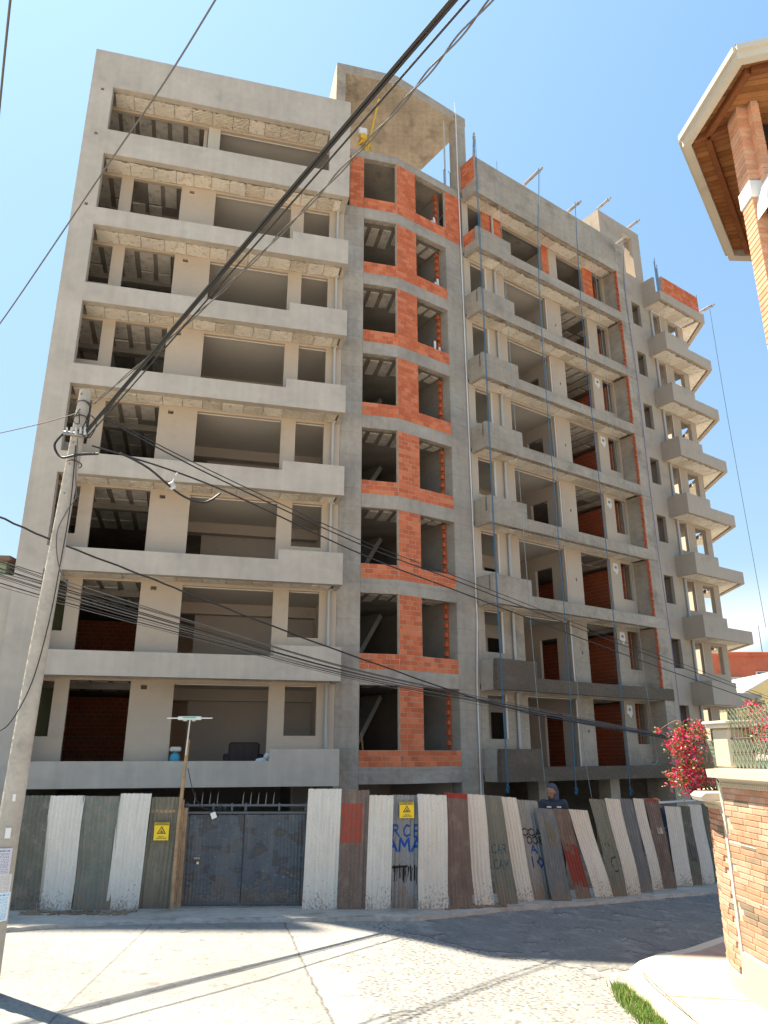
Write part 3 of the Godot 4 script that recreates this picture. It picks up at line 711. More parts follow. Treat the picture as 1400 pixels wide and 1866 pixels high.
	var gm := StandardMaterial3D.new(); gm.vertex_color_use_as_albedo = true; gm.roughness = 0.7; gm.backlight_enabled = true; gm.backlight = Color(0.12, 0.2, 0.03)
	var go := part(self, "grass", done(gs), gm)
	stuff(go); tag(go, "bright green strip of grass beside the corner kerb", "grass")

# ---------------------------------------------------------------- corrugated fence
const TINT := {"white": Color(0.60, 0.585, 0.54), "green": Color(0.165, 0.18, 0.155), "greendark": Color(0.115, 0.12, 0.10), "greenbrown": Color(0.175, 0.16, 0.12), "brown": Color(0.155, 0.115, 0.10), "grey": Color(0.26, 0.275, 0.28), "slate": Color(0.14, 0.16, 0.18), "gate": Color(0.085, 0.10, 0.12)}
func stroke(im: Image, pts: Array, c: Color, r: int, tone := 1.0) -> void:
	var W := im.get_width(); var H := im.get_height()
	for i in pts.size() - 1:
		var a := Vector2(pts[i][0] * W, pts[i][1] * H); var b := Vector2(pts[i + 1][0] * W, pts[i + 1][1] * H)
		var n := int(a.distance_to(b)) + 1
		for s in n + 1:
			var p := a.lerp(b, float(s) / n)
			for dx in range(-r, r + 1):
				for dy in range(-r, r + 1):
					if dx * dx + dy * dy > r * r + 1: continue
					var x := int(p.x) + dx; var y := int(p.y) + dy
					if x < 0 or y < 0 or x >= W or y >= H: continue
					if rng.randf() < 0.18: continue
					im.set_pixel(x, y, im.get_pixel(x, y).lerp(c, 0.72 * tone))
const GLYPH := {
	"A": [[[0, 1], [0.5, 0], [1, 1]], [[0.2, 0.6], [0.8, 0.6]]], "R": [[[0, 1], [0, 0], [0.7, 0.05], [0.8, 0.25], [0.6, 0.45], [0, 0.5]], [[0.35, 0.5], [1, 1]]],
	"C": [[[1, 0.1], [0.4, 0], [0, 0.4], [0.1, 0.85], [0.5, 1], [1, 0.85]]], "E": [[[0.9, 0], [0, 0], [0, 1], [0.9, 1]], [[0, 0.5], [0.7, 0.5]]],
	"M": [[[0, 1], [0.1, 0], [0.5, 0.6], [0.9, 0], [1, 1]]], "P": [[[0, 1], [0, 0], [0.8, 0.1], [0.8, 0.45], [0, 0.5]]],
	"0": [[[0.5, 0], [0.05, 0.3], [0.1, 0.8], [0.5, 1], [0.95, 0.7], [0.9, 0.2], [0.5, 0]]], "O": [[[0.5, 0], [0, 0.5], [0.5, 1], [1, 0.5], [0.5, 0]]], "8": [[[0.5, 0], [0.1, 0.25], [0.9, 0.7], [0.5, 1], [0.1, 0.7], [0.9, 0.25], [0.5, 0]]],
	"I": [[[0.5, 0], [0.5, 1]]], "U": [[[0, 0], [0.05, 0.9], [0.9, 1], [1, 0]]], "a": [[[0.9, 0.2], [0.2, 0.2], [0.1, 0.9], [0.9, 0.9], [0.9, 0], [1, 1]]]}
func letters(im: Image, s: String, x: float, y: float, w: float, h: float, step: float, c: Color, r: int, tone := 1.0) -> void:
	for i in s.length():
		for line in GLYPH.get(s[i], []):
			var q := []
			for p in line: q.append([x + step * i + p[0] * w, y + p[1] * h])
			stroke(im, q, c, r, tone)
func sheet_texture(idx: int, kind: String) -> ImageTexture:
	var W := 96; var H := 256
	var base: Color = TINT[kind]
	var n1 := noise_bytes(200 + idx * 3, 256, 0.02, 4)
	var n2 := noise_bytes(201 + idx * 3, 256, 0.12, 3)
	var n3 := noise_bytes(202 + idx * 3, 256, 0.012, 3)
	var mud := Color(0.20, 0.155, 0.115)
	var im := Image.create(W, H, false, Image.FORMAT_RGB8)
	for y in H:
		var v := float(y) / H
		for x in W:
			var a := n1[y * 256 + x] / 255.0; var b := n2[y * 256 + x] / 255.0
			var streak := n3[(x * 2 % 256) * 256 + (y / 5 + idx * 7) % 256] / 255.0
			var q := 0.5 if kind == "white" else 1.0
			var c := base * (1.0 + q * (0.20 * (a - 0.5) + 0.22 * (b - 0.5) + 0.26 * (streak - 0.5)))
			if kind == "white":
				if b > 0.80 and a > 0.5: c = c.lerp(Color(0.27, 0.22, 0.17), 0.55)
				if streak > 0.74: c = c.lerp(Color(0.46, 0.44, 0.40), 0.35)
			else:
				if a > 0.62: c = c.lerp(Color(0.22, 0.19, 0.155), (a - 0.62) * 2.2)
				if b > 0.86: c = c.lerp(Color(0.38, 0.37, 0.34), 0.5)
			# splashed mud: clots that get fewer up the sheet
			var reach := 0.80 if kind != "white" else 0.90
			c = c.lerp(mud, 0.7 * clampf((v + 0.22 * (a - 0.5) + 0.5 * (b - 0.5) - reach) * 6.0, 0.0, 1.0))
			if kind == "gate":
				if a > 0.58: c = c.lerp(Color(0.045, 0.04, 0.04), 0.6)
				if streak > 0.64: c = c.lerp(Color(0.12, 0.13, 0.14), 0.5)
				if v > 0.45 and b > 0.88: c = Color(0.30, 0.30, 0.29)
				if v + 0.4 * (a - 0.5) + 0.3 * (b - 0.5) > 0.80: c = c.lerp(Color(0.14, 0.12, 0.105), 0.55)
			im.set_pixel(x, y, c.linear_to_srgb())
	var blue := Color(0.10, 0.29, 0.58); var blk := Color(0.06, 0.06, 0.07); var red := Color(0.58, 0.16, 0.13)
	match idx:
		8:   # red rectangle on the brown sheet
			for y in range(int(0.12 * H), int(0.455 * H)):
				for x in range(2, int(0.80 * W)):
					if n2[y * 256 + x] > 70: im.set_pixel(x, y, im.get_pixel(x, y).lerp(Color(0.62, 0.24, 0.18), 0.5 + 0.4 * n1[y * 256 + x] / 255.0))
		10:
			letters(im, "RCE", 0.03, 0.275, 0.24, 0.10, 0.42, blue, 2)
			letters(im, "AMA", -0.22, 0.395, 0.40, 0.11, 0.50, Color(0.04, 0.27, 0.62), 3)
			for i in 26:
				var x := rng.randf(); var y := 0.63 + rng.randf() * 0.03
				stroke(im, [[x, y], [x + rng.randf_range(-0.03, 0.03), y + rng.randf_range(0.03, 0.15)]], blk, 1, 0.8)
			stroke(im, [[0, 0.65], [0.6, 0.64]], blk, 2, 0.7)
		12:
			for y in range(0, int(0.05 * H)):
				for x in W: im.set_pixel(x, y, im.get_pixel(x, y).lerp(red, 0.85))
		14:
			letters(im, "CAR", 0.12, 0.46, 0.20, 0.085, 0.28, Color(0.16, 0.31, 0.40), 1, 0.8)
			letters(im, "CAM", 0.12, 0.60, 0.20, 0.09, 0.28, Color(0.16, 0.30, 0.38), 1, 0.8)
		16:
			letters(im, "00A", 0.04, 0.29, 0.26, 0.08, 0.30, blk, 1, 0.9)
			letters(im, "008", 0.20, 0.37, 0.22, 0.08, 0.27, blk, 1, 0.9)
			letters(im, "A", 0.30, 0.46, 0.26, 0.08, 0.3, blue, 2)
			letters(im, "IO", 0.15, 0.58, 0.26, 0.10, 0.36, Color(0.12, 0.22, 0.45), 2, 0.8)
		17:
			for i in 30:
				var x := 0.3 + rng.randf() * 0.5; var y := 0.1 + rng.randf() * 0.25
				stroke(im, [[x, y], [x + 0.03, y + 0.08]], Color(0.42, 0.38, 0.24), 1, 0.5)
		18:
			for y in range(int(0.40 * H), int(0.88 * H)):
				for x in W:
					if n1[y * 256 + x] / 255.0 + 1.4 * minf(y / float(H) - 0.40, 0.88 - y / float(H)) > 0.48: im.set_pixel(x, y, im.get_pixel(x, y).lerp(Color(0.52, 0.17, 0.14), 0.75))
		20:
			stroke(im, [[0.3, 0.46], [0.38, 0.5]], blk, 1); stroke(im, [[0.5, 0.45], [0.62, 0.49]], blk, 1)
			stroke(im, [[0.8, 0.60], [0.5, 0.62], [0.45, 0.66]], blk, 1); stroke(im, [[0.45, 0.68], [0.6, 0.75], [0.8, 0.74]], blk, 1)
		24:
			letters(im, "Ua", 0.50, 0.33, 0.14, 0.06, 0.18, Color(0.7, 0.68, 0.65), 2)
			letters(im, "AMO", 0.1, 0.005, 0.2, 0.035, 0.27, red, 1)
		26:
			for i in 9: stroke(im, [[0.2 + 0.07 * i, 0.55 + 0.1 * sin(i * 2.0)], [0.25 + 0.07 * i, 0.7]], blk, 1, 0.7)
	return ImageTexture.create_from_image(im)
func corrugated(bl: Vector3, br: Vector3, tl: Vector3, tr: Vector3, pitch := 0.078, amp := 0.010) -> ArrayMesh:
	var st := SurfaceTool.new(); st.begin(Mesh.PRIMITIVE_TRIANGLES); st.set_smooth_group(0)
	# a sheet is a parallelogram: the same width all the way up, leaning as a whole
	var along := (br - bl).normalized()
	var wide := ((br - bl).length() + (tr - tl).length()) * 0.5
	var foot := (bl + br) * 0.5; var lean := (tl + tr) * 0.5 - foot
	bl = foot - along * wide * 0.5; br = foot + along * wide * 0.5
	tl = bl + lean; tr = br + lean
	var n := along.cross(Vector3.UP).normalized()
	if n.z < 0: n = -n
	var waves: int = max(3, int(round((br - bl).length() / pitch)))
	var cols := waves * 8; var rows := 14
	var warp := []
	for i in 4: warp.append(rng.randf_range(-0.022, 0.022))
	var dent := Vector3(rng.randf(), rng.randf(), rng.randf_range(-0.03, 0.02)); var curl := rng.randf_range(-0.05, 0.03); var cu := float(rng.randi() % 2)
	var ragged := []
	for i in cols + 1: ragged.append(rng.randf_range(-0.006, 0.006))
	var P := func(i: int, j: int) -> Vector3:
		var u := float(i) / cols; var v := float(j) / rows
		var p := bl.lerp(br, u).lerp(tl.lerp(tr, u), v)
		var bow: float = warp[0] * sin(PI * v) + warp[1] * sin(TAU * v) + warp[2] * (u - 0.5) * v
		bow += dent.z * exp(-(pow(u - dent.x, 2.0) * 14.0 + pow(v - dent.y, 2.0) * 60.0)) + curl * pow(1.0 - absf(u - cu), 4.0) * pow(v, 9.0)
		if j == 0 or j == rows: p += lean * (ragged[i] / lean.length())
		return p + n * (amp * cos(TAU * waves * u) + bow)
	for i in cols:
		for j in rows:
			for c in [[0, 0], [0, 1], [1, 1], [0, 0], [1, 1], [1, 0]]:
				var edge: float = ragged[i + c[0]] / lean.length() if (j + c[1] == 0 or j + c[1] == rows) else 0.0
				st.set_uv(Vector2(float(i + c[0]) / cols, 1.0 - float(j + c[1]) / rows - edge))
				st.add_vertex(P.call(i + c[0], j + c[1]))
	st.generate_normals()
	return st.commit()
# kind, foot left x z, foot right x z, top left x y z, top right x y z
const SHEETS := [
	["greendark", -6.10, -13.09, -5.46, -13.10, -6.14, 1.75, -13.09, -5.47, 1.75, -13.10],
	["white", -5.49, -13.11, -4.94, -13.11, -5.48, 1.75, -13.11, -4.93, 1.75, -13.11],
	["green", -4.94, -13.14, -4.32, -13.15, -4.94, 1.74, -13.14, -4.38, 1.74, -13.15],
	["white", -4.40, -13.16, -3.91, -13.17, -4.37, 1.78, -13.16, -3.83, 1.78, -13.17],
	["greenbrown", -3.93, -13.24, -3.40, -13.25, -3.84, 1.72, -13.24, -3.36, 1.72, -13.25],
	["gate", -3.27, -13.35, -2.33, -13.36, -3.27, 1.44, -13.35, -2.33, 1.44, -13.36],
	["gate", -2.31, -13.36, -1.32, -13.38, -2.31, 1.44, -13.36, -1.32, 1.44, -13.38],
	["white", -1.31, -13.20, -0.75, -13.22, -1.25, 1.85, -13.20, -0.71, 1.85, -13.22],
	["brown", -0.75, -13.20, -0.30, -13.23, -0.70, 1.83, -13.21, -0.24, 1.83, -13.23],
	["white", -0.30, -13.20, 0.10, -13.23, -0.24, 1.75, -13.20, 0.16, 1.75, -13.23],
	["grey", 0.11, -13.35, 0.54, -13.42, 0.16, 1.75, -13.36, 0.57, 1.74, -13.43],
	["white", 0.54, -13.35, 1.05, -13.51, 0.57, 1.75, -13.36, 1.05, 1.75, -13.51],
	["brown", 1.06, -13.59, 1.49, -13.78, 1.04, 1.76, -13.59, 1.43, 1.76, -13.75],
	["white", 1.52, -13.95, 1.90, -14.13, 1.45, 1.73, -13.91, 1.75, 1.72, -14.06],
	["green", 1.96, -14.38, 2.38, -14.60, 1.78, 1.69, -14.29, 2.10, 1.69, -14.46],
	["white", 2.42, -14.85, 2.71, -15.00, 2.13, 1.64, -14.70, 2.47, 1.64, -14.87],
	["grey", 2.74, -15.21, 3.19, -15.44, 2.49, 1.57, -15.07, 2.93, 1.56, -15.30],
	["slate", 3.09, -15.25, 3.52, -15.48, 2.85, 1.42, -15.12, 3.25, 1.41, -15.34],
	["brown", 3.67, -15.81, 4.01, -16.00, 3.29, 1.38, -15.61, 3.63, 1.37, -15.79],
	["white", 4.15, -16.16, 4.51, -16.36, 3.65, 1.35, -15.88, 4.13, 1.33, -16.15],
	["green", 4.58, -16.54, 4.91, -16.73, 4.18, 1.52, -16.32, 4.58, 1.51, -16.54],
	["white", 4.98, -16.92, 5.32, -17.11, 4.63, 1.51, -16.72, 4.98, 1.50, -16.92],
	["slate", 5.43, -17.46, 5.74, -17.64, 5.07, 1.48, -17.26, 5.43, 1.47, -17.46],
	["white", 5.86, -17.94, 6.12, -18.10, 5.52, 1.46, -17.75, 5.84, 1.45, -17.93],
	["brown", 6.22, -18.39, 6.60, -18.62, 5.91, 1.43, -18.21, 6.36, 1.42, -18.47],
	["white", 6.81, -19.08, 7.22, -19.32, 6.61, 1.22, -18.96, 7.16, 1.20, -19.28],
	["greendark", 7.26, -19.45, 7.61, -19.66, 7.16, 1.20, -19.39, 7.46, 1.19, -19.57],
	["white", 7.69, -19.84, 8.04, -20.05, 7.50, 1.21, -19.72, 7.95, 1.20, -19.99],
	["greendark", 8.13, -20.30, 8.51, -20.53, 8.03, 1.19, -20.24, 8.44, 1.17, -20.48]]
func build_fence() -> void:
	var left := thing("corrugated_fence", "five corrugated sheets, dark green and whitewashed, between concrete pole and gate", "fence")
	var right := thing("corrugated_fence", "long leaning corrugated fence of white, brown and grey sheets beside gate", "fence")
	var gate := thing("sheet_metal_gate", "dark blue corrugated double gate with spiked rail", "gate")
	for i in SHEETS.size():
		var s: Array = SHEETS[i]
		var owner_: Node = left if i < 5 else (gate if i < 7 else right)
		var bl := Vector3(s[1], ground_y(s[1]) + 0.058, s[2]); var br := Vector3(s[3], ground_y(s[3]) + 0.058, s[4])
		if i == 5 or i == 6: bl.y += 0.02; br.y += 0.02
		var m := StandardMaterial3D.new()
		m.albedo_texture = sheet_texture(i, s[0]); m.roughness = 0.62 if s[0] != "white" else 0.75; m.metallic_specular = 0.4
		var o := part(owner_, "gate_leaf" if i == 5 or i == 6 else "corrugated_sheet", corrugated(bl, br, Vector3(s[5], s[6], s[7]), Vector3(s[8], s[9], s[10]), 0.058 if i == 5 or i == 6 else 0.072, 0.007 if i == 5 or i == 6 else 0.009), m)
		o.set_meta("label", {"white": "whitewashed sheet", "green": "faded green sheet", "greendark": "dark green sheet", "greenbrown": "green sheet rusting brown", "brown": "brown painted sheet", "grey": "bare grey sheet", "slate": "slate blue sheet", "gate": "dark blue leaf"}[s[0]])
	# posts and rails behind
	for x in [-5.2, -4.2, -3.3]: part(left, "fence_post", box_mesh(Vector3(0.07, 1.5, 0.05), 0.004), M.wood, Transform3D(Basis.IDENTITY, Vector3(x, 0.8, -13.32)))
	part(left, "fence_rail", box_mesh(Vector3(2.4, 0.05, 0.04), 0.004), M.wood, Transform3D(Basis.IDENTITY, Vector3(-4.65, 1.5, -13.27)))
	for i in range(8, SHEETS.size(), 3):
		var s: Array = SHEETS[i]
		part(right, "fence_post", box_mesh(Vector3(0.07, 1.5, 0.05), 0.004), M.wood, Transform3D(Basis.IDENTITY, Vector3(s[1] - 0.12, ground_y(s[1]) + 0.75, s[2] - 0.22)))
	part(right, "top_rail", tube_mesh([Vector3(6.3, 1.32, -18.55), Vector3(8.2, 1.29, -20.25)], 0.03, -1, 6), M.pipe)
	# gate frame
	var gm := plain(Color(0.07, 0.085, 0.10), 0.6)
	for y in [1.47, 1.585]: part(gate, "top_rail", box_mesh(Vector3(2.06, 0.035, 0.035), 0.004), gm, Transform3D(Basis(Vector3.UP, 0.015), Vector3(-2.31, y, -13.37)))
	for y in [0.11]: part(gate, "bottom_rail", box_mesh(Vector3(1.84, 0.03, 0.03), 0.004), gm, Transform3D(Basis(Vector3.UP, 0.015), Vector3(-2.27, y, -13.34)))
	for x in [-3.30, -2.32, -1.31]: part(gate, "gate_stile", box_mesh(Vector3(0.045, 1.5, 0.04), 0.004), gm, Transform3D(Basis.IDENTITY, Vector3(x, 0.87, -13.42)))
	for i in 9:
		var x := -3.18 + i * 0.128 + (0.30 if i > 3 else 0.0)
		part(gate, "spike", tube_mesh([Vector3(x, 1.6, -13.37), Vector3(x + 0.01, 1.73, -13.36), Vector3(x + 0.02, 1.79, -13.34)], 0.008, 0.002, 5), M.steel)
	for x in [-2.85, -2.54, -1.75]: part(gate, "rail_bar", box_mesh(Vector3(0.03, 0.12, 0.03)), gm, Transform3D(Basis.IDENTITY, Vector3(x, 1.56, -13.37)))
	for i in 4:
		var c := Vector3(-2.70 + 0.045 * (1 if i % 2 == 0 else -1), 1.56 + 0.025 * (1 if i < 2 else -1), -13.36)
		var ring := []
		for a in 11: ring.append(c + Vector3(cos(TAU * a / 10), sin(TAU * a / 10), 0) * 0.024)
		part(gate, "scroll", tube_mesh(ring, 0.005, -1, 5), gm)
	part(gate, "latch", box_mesh(Vector3(0.1, 0.035, 0.02), 0.006), M.galvanised, Transform3D(Basis.IDENTITY, Vector3(-3.06, 0.78, -13.33)))
	part(gate, "padlock", box_mesh(Vector3(0.04, 0.04, 0.02), 0.012), plain(Color(0.6, 0.52, 0.3), 0.35, 0.8), Transform3D(Basis.IDENTITY, Vector3(-3.04, 0.71, -13.32)))
	tag(part(self, "rag", box_mesh(Vector3(0.09, 0.10, 0.03), 0.02), M.white, Transform3D(Basis(Vector3.BACK, 0.4), Vector3(-2.83, 1.43, -13.32))), "white rag tied to the top of the blue gate", "rag")
	# caution signs
	for s in [[Vector3(-3.64, 1.20, -13.20), 0.0, 0.245, 0.275, "yellow caution sign on the rusty green sheet beside the gate"], [Vector3(0.38, 1.515, -13.33), 0.14, 0.245, 0.25, "yellow caution sign on the grey sheet with blue graffiti"]]: caution_sign(s)
	# slanting post with an aerial at the gate
	var post := thing("wooden_post", "tall slanting wooden post tied beside the blue gate", "post", Vector3(-3.36, 0.05, -13.12))
	part(post, "shaft", tube_mesh([Vector3.ZERO, Vector3(0.0, 1.3, -0.02), Vector3(0.05, 2.58, -0.05)], 0.04, 0.036, 4), M.wood)
	part(post, "batten", box_mesh(Vector3(0.05, 1.55, 0.03), 0.004), M.wood, Transform3D(Basis(Vector3.BACK, -0.01), Vector3(0.03, 0.86, -0.055)))
	part(post, "nail", box_mesh(Vector3(0.02, 0.02, 0.02), 0.006), M.steel, Transform3D(Basis.IDENTITY, Vector3(0.03, 1.15, 0.045)))
	var ant := thing("aerial", "white crossbar aerial on a thin stick atop the wooden post", "aerial", Vector3(-3.32, 2.48, -13.16))
	part(ant, "stick", tube_mesh([Vector3(0, -0.1, 0.05), Vector3(0.03, 0.50, 0.05)], 0.012, -1, 6), M.bead)
	part(ant, "housing", box_mesh(Vector3(0.40, 0.06, 0.05), 0.012), plain(Color(0.62, 0.68, 0.62), 0.5), Transform3D(Basis.IDENTITY, Vector3(0.02, 0.5, 0.05)))
	part(ant, "stripe", box_mesh(Vector3(0.22, 0.02, 0.01)), plain(Color(0.14, 0.42, 0.28), 0.5), Transform3D(Basis.IDENTITY, Vector3(0.02, 0.507, 0.08)))
	for sx in [-1.0, 1.0]:
		part(ant, "arm", tube_mesh([Vector3(0.02 + sx * 0.2, 0.5, 0.05), Vector3(0.02 + sx * 0.385, 0.5, 0.05)], 0.011, -1, 6), M.white)
		part(ant, "terminal", box_mesh(Vector3(0.06, 0.025, 0.03), 0.004), M.pipe, Transform3D(Basis.IDENTITY, Vector3(0.02 + sx * 0.075, 0.462, 0.05)))
	part(ant, "lead", tube_mesh([Vector3(0.05, -0.3, 0.03), Vector3(0.16, -0.05 - 0.62, 0.0), Vector3(0.3, -0.92, -0.1), Vector3(0.52, -0.95, -0.15), Vector3(0.62, -0.86, -0.2)], 0.007, -1, 5, 6), M.black)

func caution_sign(s: Array) -> void:
	var o := thing("caution_sign", s[4], "sign", s[0])
	o.rotation.y = s[1]
	o.set_meta("group", "yellow caution signs")
	var w: float = s[2]; var h: float = s[3]
	part(o, "plate", box_mesh(Vector3(w, h, 0.006), 0.002), plain(Color(0.80, 0.56, 0.01), 0.5))
	var blk := plain(Color(0.02, 0.018, 0.015), 0.6)
	part(o, "header", box_mesh(Vector3(w * 0.94, h * 0.15, 0.002)), blk, Transform3D(Basis.IDENTITY, Vector3(0, h * 0.405, 0.0045)))
	var font := SystemFont.new(); font.font_names = PackedStringArray(["Droid Sans"]); font.font_weight = 700
	var text := func(called: String, words: String, size: float, y: float, m: Material, zz: float) -> void:
		var t := TextMesh.new(); t.text = words; t.font = font; t.font_size = 32; t.pixel_size = size / 32.0; t.depth = 0.0015
		part(o, called, t, m, Transform3D(Basis.IDENTITY, Vector3(0, y, zz)))
	text.call("heading", "PRECAUCIÓN", 0.036, h * 0.405, plain(Color(0.80, 0.56, 0.01), 0.5), 0.0065)
	text.call("wording", "ÁREA DE", 0.021, -h * 0.30, blk, 0.0045)
	text.call("wording", "CONSTRUCCIÓN", 0.021, -h * 0.39, blk, 0.0045)
	var tri := func(called: String, r: float, y: float, zz: float, m: Material) -> void:
		var p := part(o, called, prism(PackedVector2Array([Vector2(-r, r * 0.62), Vector2(r, r * 0.62), Vector2(0, -r)]), 0, 0.0015), m)
		p.transform = Transform3D(Basis(Vector3(1, 0, 0), Vector3(0, 0, 1), Vector3(0, -1, 0)), Vector3(0, y, zz))
	tri.call("triangle", h * 0.27, h * 0.02, 0.0035, blk)
	tri.call("triangle_field", h * 0.19, h * 0.01, 0.0052, plain(Color(0.80, 0.56, 0.01), 0.5))
	var dig := newst()   # worker shovelling at a heap
	box(dig, Vector3(0, -0.020, 0), Vector3(0.066, 0.010, 0.001)); box(dig, Vector3(0.012, -0.012, 0), Vector3(0.036, 0.010, 0.001))
	box(dig, Vector3(0.0, 0.005, 0), Vector3(0.012, 0.026, 0.001), Transform3D(Basis(Vector3.BACK, 0.5), Vector3.ZERO)); box(dig, Vector3(0.008, 0.022, 0), Vector3(0.011, 0.011, 0.001)); box(dig, Vector3(-0.016, 0.002, 0), Vector3(0.035, 0.004, 0.001), Transform3D(Basis(Vector3.BACK, 0.6), Vector3.ZERO))
	part(o, "pictogram", done(dig), blk, Transform3D(Basis.IDENTITY, Vector3(0, h * 0.01, 0.0078)))

# ---------------------------------------------------------------- pole, cables, ropes
func paper(seed_: int, ink: Color, ground: Color, head: bool) -> StandardMaterial3D:
	var im := Image.create(96, 128, false, Image.FORMAT_RGB8)
	im.fill(ground.linear_to_srgb())
	var r := RandomNumberGenerator.new(); r.seed = seed_
	var y := 8
	while y < 118:
		var big := head and y < 22
		var x := 8
		while x < 86:
			var l := r.randi_range(3, 9)
			im.fill_rect(Rect2i(x, y, min(l, 88 - x), 7 if big else 2), ink.linear_to_srgb())
			x += l + r.randi_range(2, 4)
		y += 14 if big else r.randi_range(5, 8)
	var m := StandardMaterial3D.new(); m.albedo_texture = ImageTexture.create_from_image(im); m.roughness = 0.85
	return m
func wrapped_paper(c: Vector3, rad: float, a0: float, a1: float, y0: float, y1: float) -> ArrayMesh:
	var st := SurfaceTool.new(); st.begin(Mesh.PRIMITIVE_TRIANGLES); st.set_smooth_group(0)
	for i in 8:
		for q in [[0, 0], [0, 1], [1, 1], [0, 0], [1, 1], [1, 0]]:
			var t: float = (i + q[0]) / 8.0
			var a := lerpf(a0, a1, t)
			st.set_uv(Vector2(t, 1.0 - q[1]))
			st.add_vertex(c + Vector3(sin(a) * rad, lerpf(y0, y1, q[1]), cos(a) * rad))
	st.generate_normals()
	return st.commit()
func build_pole() -> void:
	var base := Vector3(-4.2, 0, -9.0)
	var p := thing("utility_pole", "leaning round concrete utility pole with torn posters and tangled wires", "pole", base)
	part(p, "shaft", tube_mesh([Vector3(0, -0.3, 0), Vector3(0.02, 2.3, 0), Vector3(0.10, 4.6, 0), Vector3(0.20, 7.03, 0)], 0.135, 0.075, 20, 3), M.pole)
	for y in [5.98, 6.4, 6.62, 6.83]:
		var ring := []
		for a in 17: ring.append(Vector3(0.03 + y * 0.0245 + cos(TAU * a / 16) * 0.093, y + 0.02 * sin(TAU * a / 16), sin(TAU * a / 16) * 0.093))
		part(p, "wire_band", tube_mesh(ring, 0.009, -1, 5), M.rebar)
	part(p, "bracket", box_mesh(Vector3(0.34, 0.05, 0.05), 0.01), M.steel, Transform3D(Basis(Vector3.UP, 0.3), Vector3(0.2, 6.36, 0.09)))
	for i in 5: part(p, "insulator", tube_mesh([Vector3(0.08 + 0.06 * i, 6.34 + 0.02 * (i % 2), 0.12), Vector3(0.08 + 0.06 * i, 6.44, 0.14)], 0.022, 0.012, 7), M.pipe)
	for y in [5.55, 5.95, 6.25, 6.95]: part(p, "bolt", tube_mesh([Vector3(0.0 + y * 0.026, y, 0.06), Vector3(0.0 + y * 0.026, y, 0.094)], 0.012, -1, 6), M.galvanised)
	# loose loops of wire
	var loops := [
		[Vector3(0.24, 6.4, 0.08), Vector3(0.34, 6.62, 0.1), Vector3(0.44, 6.5, 0.1), Vector3(0.38, 6.3, 0.12), Vector3(0.26, 6.36, 0.1)],
		[Vector3(0.05, 6.4, 0.1), Vector3(-0.05, 6.2, 0.13), Vector3(0.06, 6.02, 0.14), Vector3(0.25, 6.06, 0.12), Vector3(0.5, 6.1, 0.06)],
		[Vector3(0.22, 6.3, 0.1), Vector3(0.26, 5.8, 0.1), Vector3(0.3, 5.5, 0.1), Vector3(0.21, 5.3, 0.1), Vector3(0.14, 5.0, 0.13), Vector3(0.22, 4.6, 0.14), Vector3(0.36, 4.35, 0.12)],
		[Vector3(0.21, 6.2, 0.1), Vector3(0.24, 5.4, 0.09), Vector3(0.22, 4.6, 0.1), Vector3(0.18, 3.9, 0.1), Vector3(0.10, 3.2, 0.14), Vector3(-0.05, 2.75, 0.2), Vector3(-0.22, 2.62, 0.2)],
		[Vector3(0.2, 6.9, 0.05), Vector3(0.32, 6.75, 0.08), Vector3(0.30, 6.55, 0.1), Vector3(0.36, 6.42, 0.1)],
		[Vector3(0.2, 6.72, 0.1), Vector3(0.14, 6.55, 0.12), Vector3(0.22, 6.5, 0.12), Vector3(0.2, 6.66, 0.12)]]
	for i in loops.size(): part(p, "wire_loop", tube_mesh(loops[i], 0.016 if i == 1 else 0.007, -1, 5, 7), M.black if i != 2 else M.wire_grey)
	var posters := [
		["bill_poster", "grey printed bill pasted around the concrete pole", 1.12, 1.42, -0.9, 0.95, paper(3, Color(0.10, 0.11, 0.22), Color(0.55, 0.55, 0.60), true)],
		["bill_poster", "white leaflet with small print pasted low on the pole", 0.92, 1.16, -0.2, 1.2, paper(7, Color(0.25, 0.24, 0.26), Color(0.62, 0.60, 0.58), false)],
		["blue_poster", "white and bright blue torn poster peeling off the pole", 0.70, 0.98, -0.6, 1.3, paper(9, Color(0.04, 0.36, 0.62), Color(0.66, 0.74, 0.80), true)]]
	for i in posters.size():
		var q: Array = posters[i]
		tag(part(self, q[0], wrapped_paper(base + Vector3(0.01, 0, 0), 0.139 + 0.003 * i, q[4], q[5], q[2], q[3]), q[6]), q[1], "poster")
	var scraps := [[1.90, 0.35, 0.75], [1.52, 0.2, 0.9]]
	for s in scraps: part(p, "paper_scrap", wrapped_paper(Vector3(0.012 + 0.008 * (s[0] - 1.5), 0, 0), 0.139 - 0.005 * (s[0] - 1.0), s[1], s[1] + (s[2] - s[1]) * 0.6, s[0], s[0] + rng.randf_range(0.05, 0.12)), M.white)
func cable(called: String, label: String, pts: Array, r: float, mat: Material, group := "", wob := 0.0) -> void:
	var path := smooth_path(pts, 10)
	if wob > 0:
		for i in path.size(): path[i] += Vector3(sin(i * 1.3), cos(i * 1.7), sin(i * 0.9)) * wob
	tag(part(self, called, (func() -> ArrayMesh:
		var st := newst(); tube(st, path, r, -1, 6); return done(st)).call(), mat), label, "cable", group)
